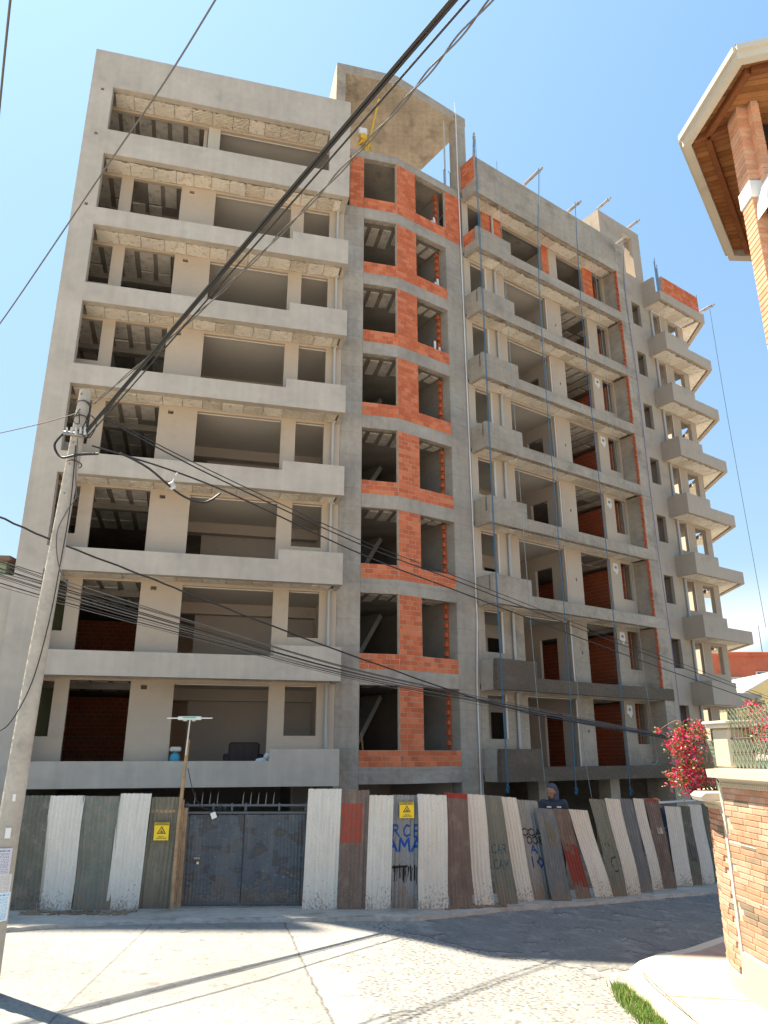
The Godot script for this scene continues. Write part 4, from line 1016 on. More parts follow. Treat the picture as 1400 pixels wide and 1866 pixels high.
func build_cables() -> void:
	var g := "heavy overhead cables from the pole"
	cable("power_cable", "upper heavy black overhead cable slanting up from the concrete pole", [Vector3(-3.97, 6.39, -9.00), Vector3(0.41, 6.94, -3.50), Vector3(4.36, 7.43, 1.45)], 0.0135, M.black, g)
	cable("power_cable", "lower heavy black overhead cable touching the upper one from the pole", [Vector3(-3.95, 6.37, -9.00), Vector3(0.445, 6.945, -3.50), Vector3(4.42, 7.45, 1.45)], 0.0135, M.black, g)
	cable("power_cable", "thinner black overhead cable just under the two heavy ones", [Vector3(-3.92, 6.33, -9.00), Vector3(0.53, 6.95, -3.50), Vector3(4.53, 7.50, 1.45)], 0.009, M.black, g)
	var tw := [Vector3(-3.85, 6.82, -8.95), Vector3(-1.65, 6.77, -6.40), Vector3(-0.26, 6.73, -4.60), Vector3(0.63, 6.69, -3.30), Vector3(1.43, 6.65, -2.13)]
	for i in 2:
		var path := smooth_path(tw, 26)
		for j in path.size():
			var a := j * 0.55 + PI * i
			path[j] += Vector3(cos(a), sin(a), 0) * 0.013
		var st := newst(); tube(st, path, 0.0065, -1, 5)
		tag(part(self, "twisted_wire", done(st), M.wire_grey), "thin grey strand of twisted pair rising from pole top", "cable", "twisted pair wires")
	cable("thin_wire", "thin single wire climbing steeply past the left roof corner", [Vector3(-5.68, 7.50, -9.00), Vector3(-4.85, 7.56, -8.20), Vector3(-2.74, 7.84, -5.90), Vector3(-1.91, 7.95, -5.00), Vector3(-1.35, 8.14, -4.40), Vector3(-0.91, 8.05, -3.80)], 0.008, M.wire_grey)
	cable("thin_wire", "short dark wire against the sky left of the roof", [Vector3(-4.59, 9.49, -7.00), Vector3(-4.01, 9.36, -6.00), Vector3(-3.54, 9.25, -5.20)], 0.012, M.wire_grey)
	cable("thin_wire", "thin wire leaving the pole top towards the left sky", [Vector3(-4.06, 6.71, -9.00), Vector3(-4.88, 6.82, -9.60), Vector3(-6.40, 7.14, -10.80)], 0.007, M.wire_grey)
	cable("trunk_cable", "thick black trunk cable sagging across the facade behind the pole", [Vector3(-5.55, 5.56, -9.40), Vector3(-5.25, 5.48, -9.70), Vector3(-4.64, 5.26, -10.20), Vector3(-3.51, 4.94, -11.20), Vector3(-2.76, 4.73, -12.00), Vector3(-0.42, 4.14, -14.50), Vector3(3.43, 3.35, -18.50), Vector3(8.96, 2.86, -23.50), Vector3(14.15, 2.46, -28.00)], 0.016, M.black, "", 0.004)
	var b0 := [Vector3(-5.56, 5.01, -9.60), Vector3(-5.26, 4.94, -9.90), Vector3(-4.42, 4.74, -10.70), Vector3(-2.78, 4.38, -12.20), Vector3(-0.42, 3.94, -14.60), Vector3(3.46, 3.51, -18.60), Vector3(9.00, 2.88, -23.60), Vector3(14.15, 2.45, -28.00)]
	var drop := [0.35, 0.34, 0.32, 0.28, 0.22, 0.16, 0.11, 0.13]
	for i in 11:
		var pts := []
		var t := i / 10.0 + rng.randf_range(-0.05, 0.05)
		for j in b0.size(): pts.append(b0[j] - Vector3(0, drop[j] * t + rng.randf_range(-0.02, 0.02), 0))
		cable("service_wire", "thin telephone wire in the sagging bunch across the lower storeys", pts, 0.006 if i % 3 else 0.009, M.black if i % 2 else M.wire_grey, "bunch of telephone wires")
	var s := [
		[Vector3(-3.74, 6.69, -9.05), Vector3(-2.59, 6.43, -10.40), Vector3(-0.40, 6.08, -13.00), Vector3(1.63, 5.93, -15.40), Vector3(5.77, 5.40, -19.60), Vector3(9.27, 4.89, -22.80), Vector3(13.67, 4.15, -26.50)],
		[Vector3(-3.72, 6.65, -9.05), Vector3(-2.58, 6.36, -10.40), Vector3(-0.40, 6.00, -13.00), Vector3(1.62, 5.84, -15.40), Vector3(5.76, 5.30, -19.60), Vector3(9.26, 4.78, -22.80), Vector3(13.65, 4.07, -26.50)],
		[Vector3(-3.84, 6.26, -9.05), Vector3(-2.57, 6.20, -10.40), Vector3(-0.39, 5.82, -13.00), Vector3(1.62, 5.63, -15.40), Vector3(5.74, 5.07, -19.60), Vector3(9.23, 4.55, -22.80), Vector3(13.62, 3.87, -26.50)]]
	for i in 3: cable("street_cable", ["thinnest black street cable, topmost of three crossing the brick tower", "middle black street cable of the three crossing the brick tower", "thickest black street cable, lowest of three, with the splice loop"][i], s[i], [0.008, 0.011, 0.013][i], M.black, "street cables from the pole top")
	var sp := thing("cable_splice", "drooping black cable loop with metal clamp near the pole", "cable", Vector3(-3.84, 6.26, -9.05))
	part(sp, "loop", tube_mesh([Vector3(0.3, -0.02, -0.2), Vector3(0.6, -0.12, -0.5), Vector3(0.95, -0.36, -0.9), Vector3(1.22, -0.38, -1.2), Vector3(1.38, -0.14, -1.5)], 0.016, -1, 6, 6), M.black)
	part(sp, "clamp", box_mesh(Vector3(0.09, 0.11, 0.07), 0.02), M.pipe, Transform3D(Basis(Vector3.BACK, 0.5), Vector3(0.86, -0.27, -0.8)))
	part(sp, "hanger", tube_mesh([Vector3(0.86, -0.22, -0.8), Vector3(0.9, -0.05, -0.86)], 0.012, -1, 5), M.pipe)
func build_ropes() -> void:
	# timber outriggers along the roof edge, ropes hanging from their tips
	var beams := [
		[0.06, 0.35, -0.3, 24.95, 0.35, "short timber outrigger standing upright at the brick parapet corner", 1.05],
		[2.95, 0.3, -0.85, 24.90, 0.16, "long weathered timber outrigger over the plastered roof parapet", 0.0],
		[5.66, 0.3, -0.55, 24.88, 0.10, "dark timber outrigger at the middle of the roof parapet", 0.0],
		[9.5, 1.5, 0.55, 27.72, 0.16, "timber outrigger on the left corner of lift housing", 0.0],
		[11.85, 1.6, 0.65, 27.70, 0.10, "timber outrigger on the right of the lift housing roof", 0.0],
		[9.0, 0.4, -0.4, 24.72, 0.08, "timber outrigger at the pier beside the lift housing", 0.0],
		[16.0, 0.6, -0.3, 23.95, 0.06, "timber outrigger on the corner balcony of the far wing", 0.0]]
	for b in beams:
		var a := at(RFT, b[0], b[1], b[3]); var e := at(RFT, b[0], b[2], b[3] + b[4])
		if b[6] > 0: a = at(RFT, 0.1, 0.1, 24.72); e = at(RFT, 0.03, -0.05, 25.75)
		var z := (e - a).normalized(); var x := Vector3.UP.cross(z).normalized()
		var o := thing("timber_outrigger", b[5], "timber", (a + e) / 2, "rope outriggers on the roof")
		o.basis = Basis(x, z.cross(x), z)
		part(o, "beam", box_mesh(Vector3(0.07, 0.09, (e - a).length() + 0.15), 0.008), M.timber)
		if b[6] == 0.0: part(o, "board", box_mesh(Vector3(0.09, 0.025, (e - a).length() * 0.7), 0.004), M.white, Transform3D(Basis.IDENTITY, Vector3(0, 0.06, 0.06)))
		part(o, "rope_lashing", tube_mesh([Vector3(-0.05, -0.06, (e - a).length() * 0.4), Vector3(0.05, 0.065, (e - a).length() * 0.4), Vector3(0.05, -0.06, (e - a).length() * 0.4), Vector3(-0.05, 0.065, (e - a).length() * 0.4)], 0.014, -1, 5), M.blue_rope)
	var R := func(called: String, label: String, pts: Array, r: float, m: Material, knot := false) -> void:
		var o := thing(called, label, "rope", pts[-1], "ropes hanging down the right facade")
		var q := []
		for v in pts: q.append(v - pts[-1])
		part(o, "line", tube_mesh(q, r, -1, 6, 5), m)
		if knot:
			for i in 4:
				var c := Vector3(rng.randf_range(-0.02, 0.02), 0.05 + 0.045 * i, rng.randf_range(-0.03, 0.03))
				part(o, "knot", tube_mesh([c + Vector3(-0.045, 0, 0), c + Vector3(0, 0.04, 0.04), c + Vector3(0.045, 0.01, 0), c + Vector3(0, -0.03, -0.04), c + Vector3(-0.04, 0.02, 0.02)], 0.012, -1, 5, 3), m)
	var f := RFT
	R.call("blue_rope", "knotted thicker blue rope at the corner by the brick tower", [at(f, 0.03, -0.05, 25.6), at(f, 0.0, -0.12, 17.8), at(f, 0.01, -0.12, 8.0), at(f, 0.08, -0.12, 1.3)], 0.013, M.blue_rope, true)
	R.call("blue_rope", "thinner blue rope beside the knotted one at tower corner", [at(f, 0.10, -0.05, 25.6), at(f, 0.07, -0.1, 17.8), at(f, 0.07, -0.1, 8.0), at(f, 0.12, -0.12, 1.3)], 0.011, M.blue_rope)
	R.call("pale_rope", "pale green rope slanting from second parapet bay to the hooded worker", [at(f, 0.75, -0.5, 24.5), at(f, 0.85, -0.5, 17.8), at(f, 0.95, -0.5, 11.7), at(f, 1.14, -0.5, 4.7), at(f, 1.3, -0.5, 1.2)], 0.010, M.pale_rope)
	R.call("blue_rope", "bright blue rope under the long weathered outrigger, knotted low down", [at(f, 2.8, -0.85, 25.0), at(f, 2.42, -0.7, 18.5), at(f, 2.5, -0.7, 7.5), at(f, 2.42, -0.7, 1.2)], 0.015, M.blue_rope, true)
	R.call("pale_rope", "pale rope beside the bright blue knotted rope", [at(f, 2.86, -0.85, 25.0), at(f, 2.6, -0.6, 18.5), at(f, 2.82, -0.6, 9.9), at(f, 3.03, -0.6, 3.1), at(f, 3.24, -0.6, 1.1)], 0.010, M.pale_rope)
	R.call("blue_rope", "steel blue rope under the dark middle outrigger, knotted at fence", [at(f, 5.4, -0.5, 24.9), at(f, 5.15, -0.5, 18.7), at(f, 5.3, -0.5, 8.7), at(f, 5.33, -0.5, 1.1)], 0.016, M.blue_rope, true)
	R.call("pale_rope", "grey green rope ending in a loose hook above ground", [at(f, 6.36, -0.5, 24.4), at(f, 6.3, -0.5, 18.4), at(f, 6.58, -0.5, 8.8), at(f, 6.9, -0.5, 3.0), at(f, 7.0, -0.5, 2.3), at(f, 6.75, -0.5, 2.05), at(f, 6.35, -0.5, 2.2)], 0.010, M.pale_rope)
	R.call("violet_rope", "violet rope against the raw pier next to the small windows", [at(f, 9.06, -0.25, 24.7), at(f, 9.0, -0.03, 22.5), at(f, 9.14, -0.03, 17.6), at(f, 9.15, -0.03, 11.3), at(f, 9.33, -0.03, 6.8), at(f, 9.38, -0.03, 3.6)], 0.014, M.violet_rope)
	R.call("thin_rope", "thin dark line hanging clear of the far wing balconies", [at(f, 16.2, 0.0, 24.0), at(f, 16.3, 0.0, 17.8), at(f, 16.75, 0.0, 7.8)], 0.011, M.wire_grey)
func build_hoist() -> void:
	var h := thing("roof_hoist", "yellow motor hoist with slanting mast under the roof shelter", "hoist", at(LFT, 0.85, 1.4, 23.4))
	var P := func(u: float, y: float, d := 0.0) -> Vector3: return LFT.basis * Vector3(u, y, -d)
	part(h, "mast", tube_mesh([P.call(0.05, 0.3), P.call(0.25, 1.6), P.call(0.48, 3.0, -0.2)], 0.05, 0.035, 6), M.yellow)
	part(h, "leg", tube_mesh([P.call(0.05, 1.0), P.call(0.0, 0.0)], 0.05, -1, 6), M.yellow)
	part(h, "leg", tube_mesh([P.call(0.1, 1.2), P.call(0.62, 0.0, 0.3)], 0.028, -1, 6), M.yellow)
	part(h, "leg", tube_mesh([P.call(0.05, 1.1), P.call(-0.3, 0.05, 0.6)], 0.028, -1, 6), M.yellow)
	part(h, "motor", box_mesh(Vector3(0.34, 0.30, 0.3), 0.05), M.white, Transform3D(LFT.basis, P.call(-0.12, 1.35, -0.05)))
	part(h, "drum", tube_mesh([P.call(-0.1, 1.08, -0.2), P.call(-0.1, 1.08, 0.2)], 0.13, -1, 12), M.yellow)
	for i in 4: part(h, "grille_bar", tube_mesh([P.call(-0.34 + 0.06 * i, 0.62 + 0.06 * i, -0.15), P.call(-0.16 + 0.06 * i, 0.92 + 0.03 * i, -0.15)], 0.02, -1, 5), M.yellow)

# ---------------------------------------------------------------- right-hand corner: wall, railing, bougainvillea, house
const WX := 4.1
const ARC_R := 2.2
const ZJ := -9.64
func wall_at(s: float) -> Transform3D:
	# s metres along the wall: negative towards the street side we stand on, positive round the curved corner
	if s <= 0.0: return Transform3D(Basis(Vector3(0, 0, -1), Vector3.UP, Vector3(-1, 0, 0)), Vector3(WX, 0, ZJ - s))
	var a := s / ARC_R
	var c := Vector3(WX + ARC_R - cos(a) * ARC_R, 0, ZJ - sin(a) * ARC_R)
	return Transform3D(Basis(Vector3(sin(a), 0, -cos(a)), Vector3.UP, Vector3(-cos(a), 0, -sin(a))), c)
func swept(s0: float, s1: float, n: int, prof: Array) -> ArrayMesh:
	# profile of (outward, height) pairs swept along the wall
	var st := newst()
	for i in n:
		var a := wall_at(lerpf(s0, s1, float(i) / n)); var b := wall_at(lerpf(s0, s1, float(i + 1) / n))
		for j in prof.size():
			var p: Vector2 = prof[j]; var q: Vector2 = prof[(j + 1) % prof.size()]
			quad(st, a * Vector3(0, p.y, p.x), b * Vector3(0, p.y, p.x), b * Vector3(0, q.y, q.x), a * Vector3(0, q.y, q.x))
	for e in [s0, s1]:
		var t := wall_at(e)
		for j in range(1, prof.size() - 1):
			st.add_vertex(t * Vector3(0, prof[0].y, prof[0].x)); st.add_vertex(t * Vector3(0, prof[j].y, prof[j].x)); st.add_vertex(t * Vector3(0, prof[j + 1].y, prof[j + 1].x))
	return done(st)
func build_perimeter_wall() -> void:
	var w := thing("brick_garden_wall", "curved orange brick garden wall with pale plinth and white coping", "wall", Vector3.ZERO)
	part(w, "plinth", swept(-6.0, 0.0, 4, [Vector2(0.03, -0.75), Vector2(0.03, 0.24), Vector2(0.0, 0.27), Vector2(-0.25, 0.27), Vector2(-0.25, -0.75)]), M.plinth)
	part(w, "plinth", swept(0.0, 3.0, 24, [Vector2(0.028, -0.75), Vector2(0.028, -0.02), Vector2(0.0, 0.01), Vector2(-0.25, 0.01), Vector2(-0.25, -0.75)]), M.plinth)
	var mort := mineral(80, Color(0.52, 0.43, 0.33), 0.12, 2.0, {grain = 0.8})
	var core := part(w, "brick_course_core", swept(-6.0, -0.03, 4, [Vector2(0, 0.27), Vector2(0, 2.02), Vector2(-0.2, 2.02), Vector2(-0.2, 0.27)]), mort)
	var core2 := part(w, "brick_course_core", swept(0.03, 3.0, 24, [Vector2(0, 0.01), Vector2(0, 1.76), Vector2(-0.2, 1.76), Vector2(-0.2, 0.01)]), mort)
	var base := mineral(83, Color(0.5, 0.5, 0.5), 0.16, 0.8, {grain = 0.9, thr = 0.9})
	var tones := []
	for c in [Color(0.92, 0.50, 0.33), Color(0.96, 0.55, 0.38), Color(0.90, 0.46, 0.29), Color(0.98, 0.62, 0.45), Color(0.56, 0.40, 0.27), Color(0.42, 0.33, 0.24)]: tones.append(same(base, c))
	var bh := 0.0648; var bl := 0.36
	var mesh := box_mesh(Vector3(bl - 0.008, bh - 0.008, 0.05), 0.004)
	var rest := [newst(), newst()]
	for r in range(-4, 27):
		var y := 0.27 + bh * (r + 0.5)
		var s := -6.0 + (bl * 0.5 if r % 2 else 0.0) + 0.07 * sin(r * 2.3)
		while s < 2.6:
			var lo := s; var hi := s + bl
			s = hi
			if lo < 0.03 and hi > -0.03:
				if -0.03 - lo > hi - 0.03: hi = -0.03
				else: lo = 0.03
				if hi - lo < 0.05: continue
			var mid := (lo + hi) / 2
			if (mid > 0 and y > 1.74) or (mid < 0 and r < 0): continue
			var t := wall_at(mid)
			t.origin += t.basis.z * (rng.randf_range(-0.002, 0.003) - (0.015 if mid < 0 else 0.011)) + Vector3(0, y, 0)
			t.basis.x *= (hi - lo - 0.008) / (bl - 0.008)
			var pick := rng.randi() % 13
			var m: Material = tones[4 if pick == 0 else (5 if pick == 1 else pick % 4)]
			if mid > -1.95 and mid < 1.05: part(core if mid < 0 else core2, "brick", mesh, m, t)
			elif mid < -3.6: continue
			else: box(rest[0 if mid < 0 else 1], Vector3.ZERO, Vector3(bl - 0.008, bh - 0.008, 0.05), t)
	stuff(part(core, "bricks", done(rest[0]), tones[0])); stuff(part(core2, "bricks", done(rest[1]), tones[0]))
	for y in [0.84, 1.41]:
		part(w, "white_band", swept(-6.0, -0.03, 4, [Vector2(0.008, y - 0.008), Vector2(0.012, y), Vector2(0.008, y + 0.008), Vector2(-0.01, y + 0.008), Vector2(-0.01, y - 0.008)]), M.cream)
		part(w, "white_band", swept(0.03, 3.0, 24, [Vector2(0.008, y - 0.008), Vector2(0.012, y), Vector2(0.008, y + 0.008), Vector2(-0.01, y + 0.008), Vector2(-0.01, y - 0.008)]), M.cream)
	part(w, "corner_strip", swept(-0.03, 0.03, 1, [Vector2(0.02, 0.0), Vector2(0.02, 2.12), Vector2(-0.2, 2.12), Vector2(-0.2, 0.0)]), M.cream)
	# dentil course and coping, straight part
	part(w, "cornice", swept(-6.0, -0.03, 4, [Vector2(0.02, 2.02), Vector2(0.035, 2.09), Vector2(0.07, 2.13), Vector2(-0.22, 2.13), Vector2(-0.22, 2.02)]), M.plinth)
	part(w, "coping", swept(-6.0, 0.06, 4, [Vector2(0.13, 2.13), Vector2(0.14, 2.225), Vector2(-0.3, 2.235), Vector2(-0.3, 2.13)]), M.cream)
	for i in 40: part(w, "dentil", box_mesh(Vector3(0.025, 0.05, 0.03), 0.003), M.plinth, wall_at(-0.08 - i * 0.048) * Transform3D(Basis.IDENTITY, Vector3(0, 2.05, 0.04)))
	part(w, "cornice", swept(0.03, 3.0, 24, [Vector2(0.02, 1.76), Vector2(0.035, 1.80), Vector2(0.08, 1.85), Vector2(-0.22, 1.85), Vector2(-0.22, 1.76)]), M.plinth)
	part(w, "coping", swept(0.1, 3.0, 24, [Vector2(0.20, 1.85), Vector2(0.22, 1.90), Vector2(0.16, 1.945), Vector2(-0.3, 1.95), Vector2(-0.3, 1.85)]), M.cream)
	for i in 22: part(w, "dentil", box_mesh(Vector3(0.025, 0.045, 0.03), 0.003), M.plinth, wall_at(0.1 + i * 0.05) * Transform3D(Basis.IDENTITY, Vector3(0, 1.785, 0.04)))
	# pillar at the joint
	var pc := Vector3(4.36, 0, -9.72)
	part(w, "pillar", box_mesh(Vector3(0.36, 0.50, 0.36), 0.04), M.plinth, Transform3D(Basis(Vector3.UP, 0.2), pc + Vector3(0, 2.47, 0)))
	part(w, "pillar_cap", box_mesh(Vector3(0.44, 0.05, 0.44), 0.02), M.cream, Transform3D(Basis(Vector3.UP, 0.2), pc + Vector3(0, 2.735, 0)))
	part(w, "pillar_cap", box_mesh(Vector3(0.50, 0.035, 0.50), 0.012), M.cream, Transform3D(Basis(Vector3.UP, 0.2), pc + Vector3(0, 2.775, 0)))
	# railing
	var iron := plain(Color(0.17, 0.22, 0.155), 0.6)
	var rail := thing("iron_railing", "pale green wrought iron lattice railing on top of brick garden wall", "railing", Vector3.ZERO)
	for q in [[-3.4, -0.12, 2.235, 2.86, -0.14, 34], [0.35, 1.3, 1.95, 2.5, -0.12, 14]]:
		var n: int = q[5]
		for i in n:
			var s: float = lerpf(q[0], q[1], (i + 0.5) / n)
			var t := wall_at(s)
			var H: float = q[3] - q[2]
			part(rail, "bar", tube_mesh([t * Vector3(0, q[2], q[4]), t * Vector3(0, q[3], q[4])], 0.006, -1, 5), iron)
			var ds: float = (q[1] - q[0]) / n
			for sg in [-1.0, 1.0]:
				part(rail, "lattice_bar", tube_mesh([t * Vector3(-ds * sg, q[2], q[4]), t * Vector3(0.0, q[2] + H * 0.28, q[4] + 0.01), t * Vector3(ds * sg, q[2] + H * 0.52, q[4])], 0.0055, -1, 4), iron)
				part(rail, "lattice_bar", tube_mesh([t * Vector3(-ds * sg, q[3] - 0.16, q[4]), t * Vector3(ds * sg, q[3] + 0.06, q[4] + 0.02 + 0.03)], 0.005, -1, 4), iron)
		for y in [0.27, 0.55]:
			var pts := []
			for i in 13: pts.append(wall_at(lerpf(q[0], q[1], i / 12.0)) * Vector3(0, q[2] + (q[3] - q[2]) * y, q[4]))
			part(rail, "rail", tube_mesh(pts, 0.008, -1, 5), M.rebar)
func petals(st: SurfaceTool, c: Vector3, r: float, col: Color, n: int) -> void:
	for i in n:
		var d := Vector3(rng.randf_range(-1, 1), rng.randf_range(-0.6, 1), rng.randf_range(-1, 1)).normalized()
		var s := d.cross(Vector3(rng.randf_range(-1, 1), rng.randf_range(-1, 1), rng.randf_range(-1, 1))).normalized() * r * 0.55
		var v := rng.randf_range(0.75, 1.25)
		st.set_color(Color(col.r * v, col.g * v, col.b * v))
		var a := c; var e := c + d * r * 1.6; var m := c + d * r * 0.8
		st.add_vertex(a); st.add_vertex(m + s); st.add_vertex(e)
		st.add_vertex(a); st.add_vertex(e); st.add_vertex(m - s + d.cross(s) * 0.4)
func build_bougainvillea() -> void:
	var vm := StandardMaterial3D.new(); vm.vertex_color_use_as_albedo = true; vm.roughness = 0.75; vm.backlight_enabled = true; vm.backlight = Color(0.35, 0.04, 0.12)
	var gm := StandardMaterial3D.new(); gm.vertex_color_use_as_albedo = true; gm.roughness = 0.6; gm.backlight_enabled = true; gm.backlight = Color(0.12, 0.16, 0.03)
	var sm := plain(Color(0.24, 0.17, 0.11), 0.9)
	var sets := [
		["bougainvillea", "dense magenta bougainvillea spilling over the curved wall corner", [
			[4.08, 2.62, -10.55, 0.13], [4.20, 2.72, -10.45, 0.12], [3.98, 2.52, -10.6, 0.15], [4.02, 2.40, -10.55, 0.15], [4.15, 2.48, -10.5, 0.14], [4.08, 2.28, -10.55, 0.13], [4.14, 2.20, -10.5, 0.15], [4.05, 2.14, -10.55, 0.16], [3.95, 2.06, -10.6, 0.13], [4.18, 2.06, -10.5, 0.13], [4.06, 1.99, -10.5, 0.13], [3.86, 2.12, -10.65, 0.06], [3.78, 2.70, -10.7, 0.05], [4.02, 2.72, -10.6, 0.07], [4.32, 2.05, -10.35, 0.05], [4.26, 2.66, -10.4, 0.08]], 30.0, Vector3(4.35, 1.9, -10.5)],
		["bougainvillea", "sparse red bougainvillea behind the pale green railing", [
			[4.55, 2.6, -9.5, 0.16], [4.7, 2.7, -9.3, 0.2], [4.6, 2.45, -9.2, 0.18], [4.75, 2.85, -9.2, 0.16], [4.55, 2.98, -9.55, 0.07], [4.5, 2.8, -8.9, 0.17], [4.6, 3.02, -8.8, 0.07], [4.55, 2.5, -8.8, 0.18], [4.45, 2.9, -9.3, 0.12], [4.4, 2.55, -9.0, 0.14], [4.42, 2.7, -8.7, 0.14]], 16.0, Vector3(4.65, 1.0, -9.1)]]
	for s in sets:
		var o := thing(s[0], s[1], "bougainvillea", s[4])
		var fl := SurfaceTool.new(); fl.begin(Mesh.PRIMITIVE_TRIANGLES); fl.set_smooth_group(-1)
		var lf := SurfaceTool.new(); lf.begin(Mesh.PRIMITIVE_TRIANGLES); lf.set_smooth_group(-1)
		for b in s[2]:
			var c: Vector3 = Vector3(b[0], b[1], b[2]) - s[4]
			var n := int(b[3] * b[3] * 350.0 * s[3])
			for i in n:
				var d: Vector3 = Vector3(rng.randfn(), rng.randfn(), rng.randfn()) * b[3] * 0.52
				var hue := rng.randf()
				var col := Color(0.72, 0.012, 0.17) if hue < 0.5 else (Color(0.74, 0.03, 0.06) if hue < 0.82 else Color(0.86, 0.08, 0.34))
				if rng.randf() < (0.60 if s[3] > 20 else 0.46): petals(fl, c + d, rng.randf_range(0.011, 0.019), col, 3)
				else: petals(lf, c + d * 1.1, rng.randf_range(0.016, 0.030), Color(0.10, 0.15, 0.03) if rng.randf() < 0.6 else Color(0.28, 0.17, 0.05), 2)
			part(o, "stem", tube_mesh([Vector3(rng.randf_range(-0.06, 0.1), 0.0, rng.randf_range(-0.05, 0.05)), c * 0.6 + Vector3(0.05, rng.randf_range(0.0, 0.12), 0), c + Vector3(0, 0.02, 0)], 0.009, 0.003, 5, 4), sm)
		stuff(part(o, "bracts", done(fl), vm)); stuff(part(o, "leaves", done(lf), gm))
		if s[3] > 20: part(o, "stem", tube_mesh([Vector3(-0.1, 0.65, 0), Vector3(-0.28, 0.92, -0.1), Vector3(-0.42, 0.90, -0.15), Vector3(-0.57, 0.80, -0.2)], 0.006, 0.003, 5, 6), sm)
func build_house() -> void:
	var o := thing("brick_house", "orange brick house with wood soffit and cream eaves above the garden wall", "house", Vector3(5.3, 0, -9.0))
	var org := o.position
	var soffit_y := 11.5
	var L := func(v: Vector3) -> Vector3: return v - org
	# eave outline (world x, z)
	var E := [Vector2(4.70, -9.37), Vector2(4.86, -7.80), Vector2(7.5, -7.08), Vector2(11, -7.08), Vector2(11, -12.4), Vector2(6.68, -12.2)]
	var inner := [Vector2(4.82, -9.33), Vector2(4.96, -7.90), Vector2(7.5, -7.2), Vector2(10.8, -7.2), Vector2(10.8, -12.2), Vector2(6.72, -12.05)]
	var poly := PackedVector2Array()
	for v in E: poly.append(v - Vector2(org.x, org.z))
	part(o, "roof_deck", prism(poly.duplicate(), soffit_y + 0.20, soffit_y + 0.24), plain(Color(0.16, 0.075, 0.05), 0.9))
	for i in E.size():
		var a: Vector2 = E[i]; var b: Vector2 = E[(i + 1) % E.size()]; var c: Vector2 = inner[i]; var d: Vector2 = inner[(i + 1) % E.size()]
		var q := PackedVector2Array([a - Vector2(org.x, org.z), b - Vector2(org.x, org.z), d - Vector2(org.x, org.z), c - Vector2(org.x, org.z)])
		part(o, "fascia", prism(q, soffit_y - 0.02, soffit_y + 0.20), M.cream)
		var out := [a, b]
		var n := Vector2((b - a).y, -(b - a).x).normalized()
		if n.dot((a + b) / 2 - Vector2(8, -9.6)) < 0: n = -n
		var g := PackedVector2Array([a + n * 0.05 - Vector2(org.x, org.z), b + n * 0.05 - Vector2(org.x, org.z), b - Vector2(org.x, org.z), a - Vector2(org.x, org.z)])
		part(o, "gutter", prism(g, soffit_y + 0.10, soffit_y + 0.19), M.cream)
	# soffit boards
	var wood := []
	for c in [Color(0.31, 0.135, 0.05), Color(0.26, 0.11, 0.04), Color(0.36, 0.165, 0.065)]: wood.append(mineral(90 + wood.size() * 3, c, 0.16, 1.0, {grain = 0.9, thr = 0.9}))
	var beam := mineral(101, Color(0.20, 0.075, 0.03), 0.2, 1.0, {grain = 0.9})
	var board := func(a0: Vector2, a1: Vector2, b0: Vector2, b1: Vector2, n: int) -> void:
		for i in n:
			var t0 := float(i) / n; var t1 := float(i + 1) / n - 0.10 / n
			var q := PackedVector2Array([a0.lerp(a1, t0), a0.lerp(a1, t1), b0.lerp(b1, t1), b0.lerp(b1, t0)])
			for k in 4: q[k] -= Vector2(org.x, org.z)
			part(o, "soffit_board", prism(q, soffit_y + 0.10 + rng.randf() * 0.006, soffit_y + 0.13), wood[rng.randi() % 3])
	board.call(Vector2(4.80, -9.34), Vector2(6.72, -12.05), Vector2(5.35, -9.02), Vector2(7.4, -11.9), 26)
	board.call(Vector2(4.96, -7.92), Vector2(4.82, -9.30), Vector2(7.4, -7.2), Vector2(7.4, -9.0), 13)
	for v in [[Vector3(4.86, 0, -9.30), Vector3(5.30, 0, -9.05)], [Vector3(5.02, 0, -9.2), Vector3(5.12, 0, -8.05)], [Vector3(5.02, 0, -9.2), Vector3(6.95, 0, -12.0)], [Vector3(5.16, 0, -8.05), Vector3(7.4, 0, -7.4)]]:
		var a: Vector3 = v[0]; var b: Vector3 = v[1]
		var z := (b - a).normalized(); var x := Vector3.UP.cross(z)
		part(o, "soffit_beam", box_mesh(Vector3(0.09, 0.12, (b - a).length()), 0.008), beam, Transform3D(Basis(x, Vector3.UP, z), (a + b) / 2 - org + Vector3(0, soffit_y + 0.04, 0)))
	# stepped brick piers: flank in the sun, front in the shade
	var bm := []
	for c in [Color(0.88, 0.50, 0.33), Color(0.93, 0.56, 0.38), Color(0.84, 0.45, 0.28)]: bm.append(same(M.bricks[0], c))
	var piers := [[5.26, 5.42, -9.0, -8.72, 0.0, soffit_y + 0.1], [5.42, 5.52, -9.0, -8.60, 10.2, soffit_y + 0.1], [5.44, 5.54, -9.0, -8.50, 0.0, 9.5]]
	for p in piers:
		var core := part(o, "brick_pier", box_mesh(Vector3(p[1] - p[0], p[5] - p[4], p[3] - p[2])), M.mortar, Transform3D(Basis.IDENTITY, Vector3((p[0] + p[1]) / 2, (p[4] + p[5]) / 2, (p[2] + p[3]) / 2) - org))
		var rows := int((p[5] - p[4]) / 0.085)
		for r in rows:
			var y: float = p[4] + 0.085 * (r + 0.5)
			if y < 6.5 or (p[0] < 5.3 and y > 9.95 and y < 10.25): continue
			var m: Material = bm[rng.randi() % 3]
			var s := Vector3(p[1] - p[0] + 0.016, 0.073, p[3] - p[2] + 0.016)
			part(core, "brick", box_mesh(s, 0.004), m, Transform3D(Basis.IDENTITY, Vector3(0, y - (p[4] + p[5]) / 2, 0)))
